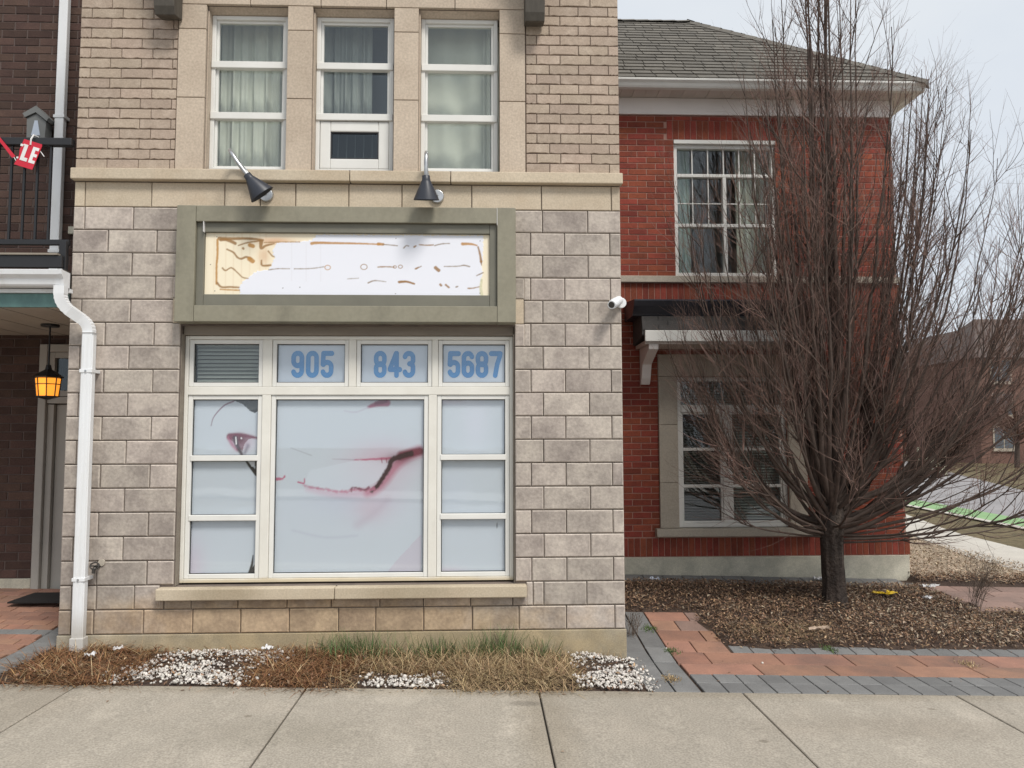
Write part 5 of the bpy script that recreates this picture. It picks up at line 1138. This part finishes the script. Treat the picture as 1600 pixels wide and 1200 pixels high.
# litter
def litter(label, name, mat, x, y, z, w, d, rot, seed, cat='litter'):
    r_ = np.random.default_rng(seed); nx_, ny_ = 8, 5; m = MB()
    for j in range(ny_+1):
        for i in range(nx_+1):
            u, v = (i/nx_-.5)*w, (j/ny_-.5)*d; u2 = u*math.cos(rot)-v*math.sin(rot); v2 = u*math.sin(rot)+v*math.cos(rot)
            m.v.append((x+u2+r_.normal(0, w*.02), y+v2+r_.normal(0, d*.02), z+abs(r_.normal(.012, .010))+.08*w*(abs(i/nx_-.5)**2)))
    for j in range(ny_):
        for i in range(nx_): a = j*(nx_+1)+i; m.f.append([a, a+1, a+nx_+2, a+nx_+1])
    o = m.build(name, mat); s_ = o.modifiers.new('thickness', 'SOLIDIFY'); s_.thickness = .003; return tag(o, label, cat)
bt = lambda x, y: float(bed_tree(np.array(x), np.array(y)))+.035
litter('yellow plastic wrapper lying on dead leaves', 'plastic_wrapper', 'yellow_plastic', 4.30, 1.74, bt(4.3, 1.74), .26, .13, -.05, 1)
litter('crumpled white paper on leaves beside brown walk, the larger one', 'paper_scrap', 'paper', 4.98, 2.05, bt(4.98, 2.05), .20, .10, .2, 2)
litter('small white paper scrap just below the larger crumpled paper', 'paper_scrap', 'paper', 4.70, 1.62, bt(4.7, 1.62)+.01, .075, .07, .6, 3)
litter('white scrap lying against foundation just left of tree trunk', 'paper_scrap', 'paper', 3.93, 2.48, gz(3.93, 2.48)+.02, .15, .09, .1, 4)
litter('pale bluish wrapper in shaded leaves near stone corner', 'paper_scrap', 'film_pale', 1.92, 2.22, bt(1.92, 2.22), .13, .07, .3, 5)
litter('white paper scrap in dried grass below centre of shop window', 'paper_scrap', 'paper', -1.75, -.07, gz(-1.75, -.07)+.05, .085, .06, .8, 6)
litter('white scrap in brown grass just right of downspout base', 'paper_scrap', 'paper', -2.93, -.10, gz(-2.93, -.1)+.04, .07, .05, .4, 7)
litter('small white scrap on brown grass in front of downspout', 'paper_scrap', 'paper', -3.02, -.36, gz(-3.02, -.36)+.06, .07, .045, .1, 8)
litter('pale wood strip on leaves in front of tree', 'wood_strip', 'pale_litter', 3.05, .53, bt(3.05, .53)+.01, .20, .03, .15, 9)

# ================================================================== FAR BACKGROUND on the right
def town(label, x, y, w, d, h, roof_h, wall, bays, floors, rot=0., gable=True):
    t = thing('far_house', label, 'house', (x, y, 0), group='houses across the road'); t.rotation_euler = (0, 0, 0)
    box('wall', wall, t, x, x+w, y, y+d, -.3, h)
    if gable: MB().prism([(x-.3, h), (x+w+.3, h), (x+w/2, h+roof_h)], y-.3, y+d+.3, 'y').build('roof', 'far_roof', t); MB().prism([(x+.1, h), (x+w-.1, h), (x+w/2, h+roof_h-.3)], y-.32, y-.2, 'y').build('gable_wall', wall, t)
    else: MB().add([(x-.4, y-.4, h), (x+w+.4, y-.4, h), (x+w+.4, y+d+.4, h), (x-.4, y+d+.4, h), (x+w*.3, y+d/2, h+roof_h), (x+w*.7, y+d/2, h+roof_h)], [(0, 1, 5, 4), (1, 2, 5), (2, 3, 4, 5), (3, 0, 4), (0, 3, 2, 1)]).build('roof', 'far_roof', t)
    for f in range(floors):
        for b in range(bays):
            cx = x+w*(b+.5)/bays; z0 = .9+f*(h-.3)/floors
            wn = box('window', 'limestone', t, cx-.75, cx+.75, y-.06, y-.004, z0, z0+1.6); box('pane', 'far_glass', wn, cx-.65, cx-.04, y-.075, y-.062, z0+.1, z0+1.5); box('pane', 'far_glass', wn, cx+.04, cx+.65, y-.075, y-.062, z0+.1, z0+1.5)
            box('sill', 'limestone', wn, cx-.85, cx+.85, y-.12, y-.062, z0-.12, z0-.002)
town('brown brick house with hipped roof far right, nearest across road', 34.0, 45, 9.5, 9, 7.2, 3.4, 'far_brick', 3, 3, gable=False)
town('brown gabled house left of the nearest far house', 46.5, 70, 8.0, 9, 9.5, 3.6, 'far_brick', 3, 3)
town('red brick low house far off beside right end of red building', 36.5, 74, 8.5, 8, 4.6, 2.6, 'far_red', 3, 2, gable=False)
town('dark roofed small house farthest away beside red building corner', 56, 110, 13, 9, 6.5, 4.4, 'far_brick', 4, 2, gable=False)
town('brown brick house with hipped roof at far right edge', 45.0, 46, 10.5, 9, 7.6, 3.4, 'far_brick', 3, 3, gable=False)
ps = thing('striped_fence', 'pale horizontally slatted low fence just past red building corner', 'fence', (20.5, 28.5, 0))
for i in range(5): box('slat', 'pale_siding', ps, 20.1, 21.3, 28.4, 28.44, .15+i*.2, .32+i*.2)
for x in (20.05, 21.3): box('post', 'pale_siding', ps, x, x+.1, 28.42, 28.54, -.05, 1.3)
rg = np.random.default_rng(17)
def far_tree(label, x, y, h, r_):
    t = thing('far_tree', label, 'tree', (x, y, 0), group='bare trees across the road'); P = bez([(x, y, -.1)], [(x, y, h*.2)], [(x+.2, y, h*.35)], [(x+.1, y, h*.55)], 6); V, F = tubes(P, np.linspace(.16, .08, 6)[None], 6); link('trunk', np_mesh('trunk', V, F), 'limb_bark', t)
    n0 = 60; S = np.stack([np.full(n0, x+.05), np.full(n0, y), rg.uniform(.2, .5, n0)*h], 1); az = rg.uniform(0, 6.28, n0); T = S+np.stack([np.cos(az)*r_*rg.uniform(.3, 1, n0), np.sin(az)*r_*rg.uniform(.3, 1, n0), rg.uniform(.25, .55, n0)*h], 1)
    P = bez(S, S+(T-S)*np.array([.5, .5, .2]), S+(T-S)*np.array([.9, .9, .6]), T, 7); V1, F1 = tubes(P, np.linspace(.05, .012, 7)[None].repeat(n0, 0), 3)
    q, rr = shoots(list(P), [np.full(7, .03)]*n0, lambda L: 5*L, .2, lambda L, t_: rg.uniform(.4, 1.3), lambda L: .012, 3, (.3, .9), .05, rg, 0, False)
    q_ = q.copy(); V2, F2 = tubes(q_, rr, 3); link('crown', np_mesh('crown', np.concatenate([V1, V2]), np.concatenate([F1, F2+len(V1)])), 'twig_bark', t)
for a_ in (('bare brown tree across road before the farthest house', 33, 56, 7.5, 3.2), ('bare street tree across road in front of the nearest far house', 31.5, 38, 6.0, 2.6), ('bare tree across road at far right edge', 38.5, 40, 6.5, 2.8)):
    far_tree(*a_)
print('objects', len(bpy.data.objects))
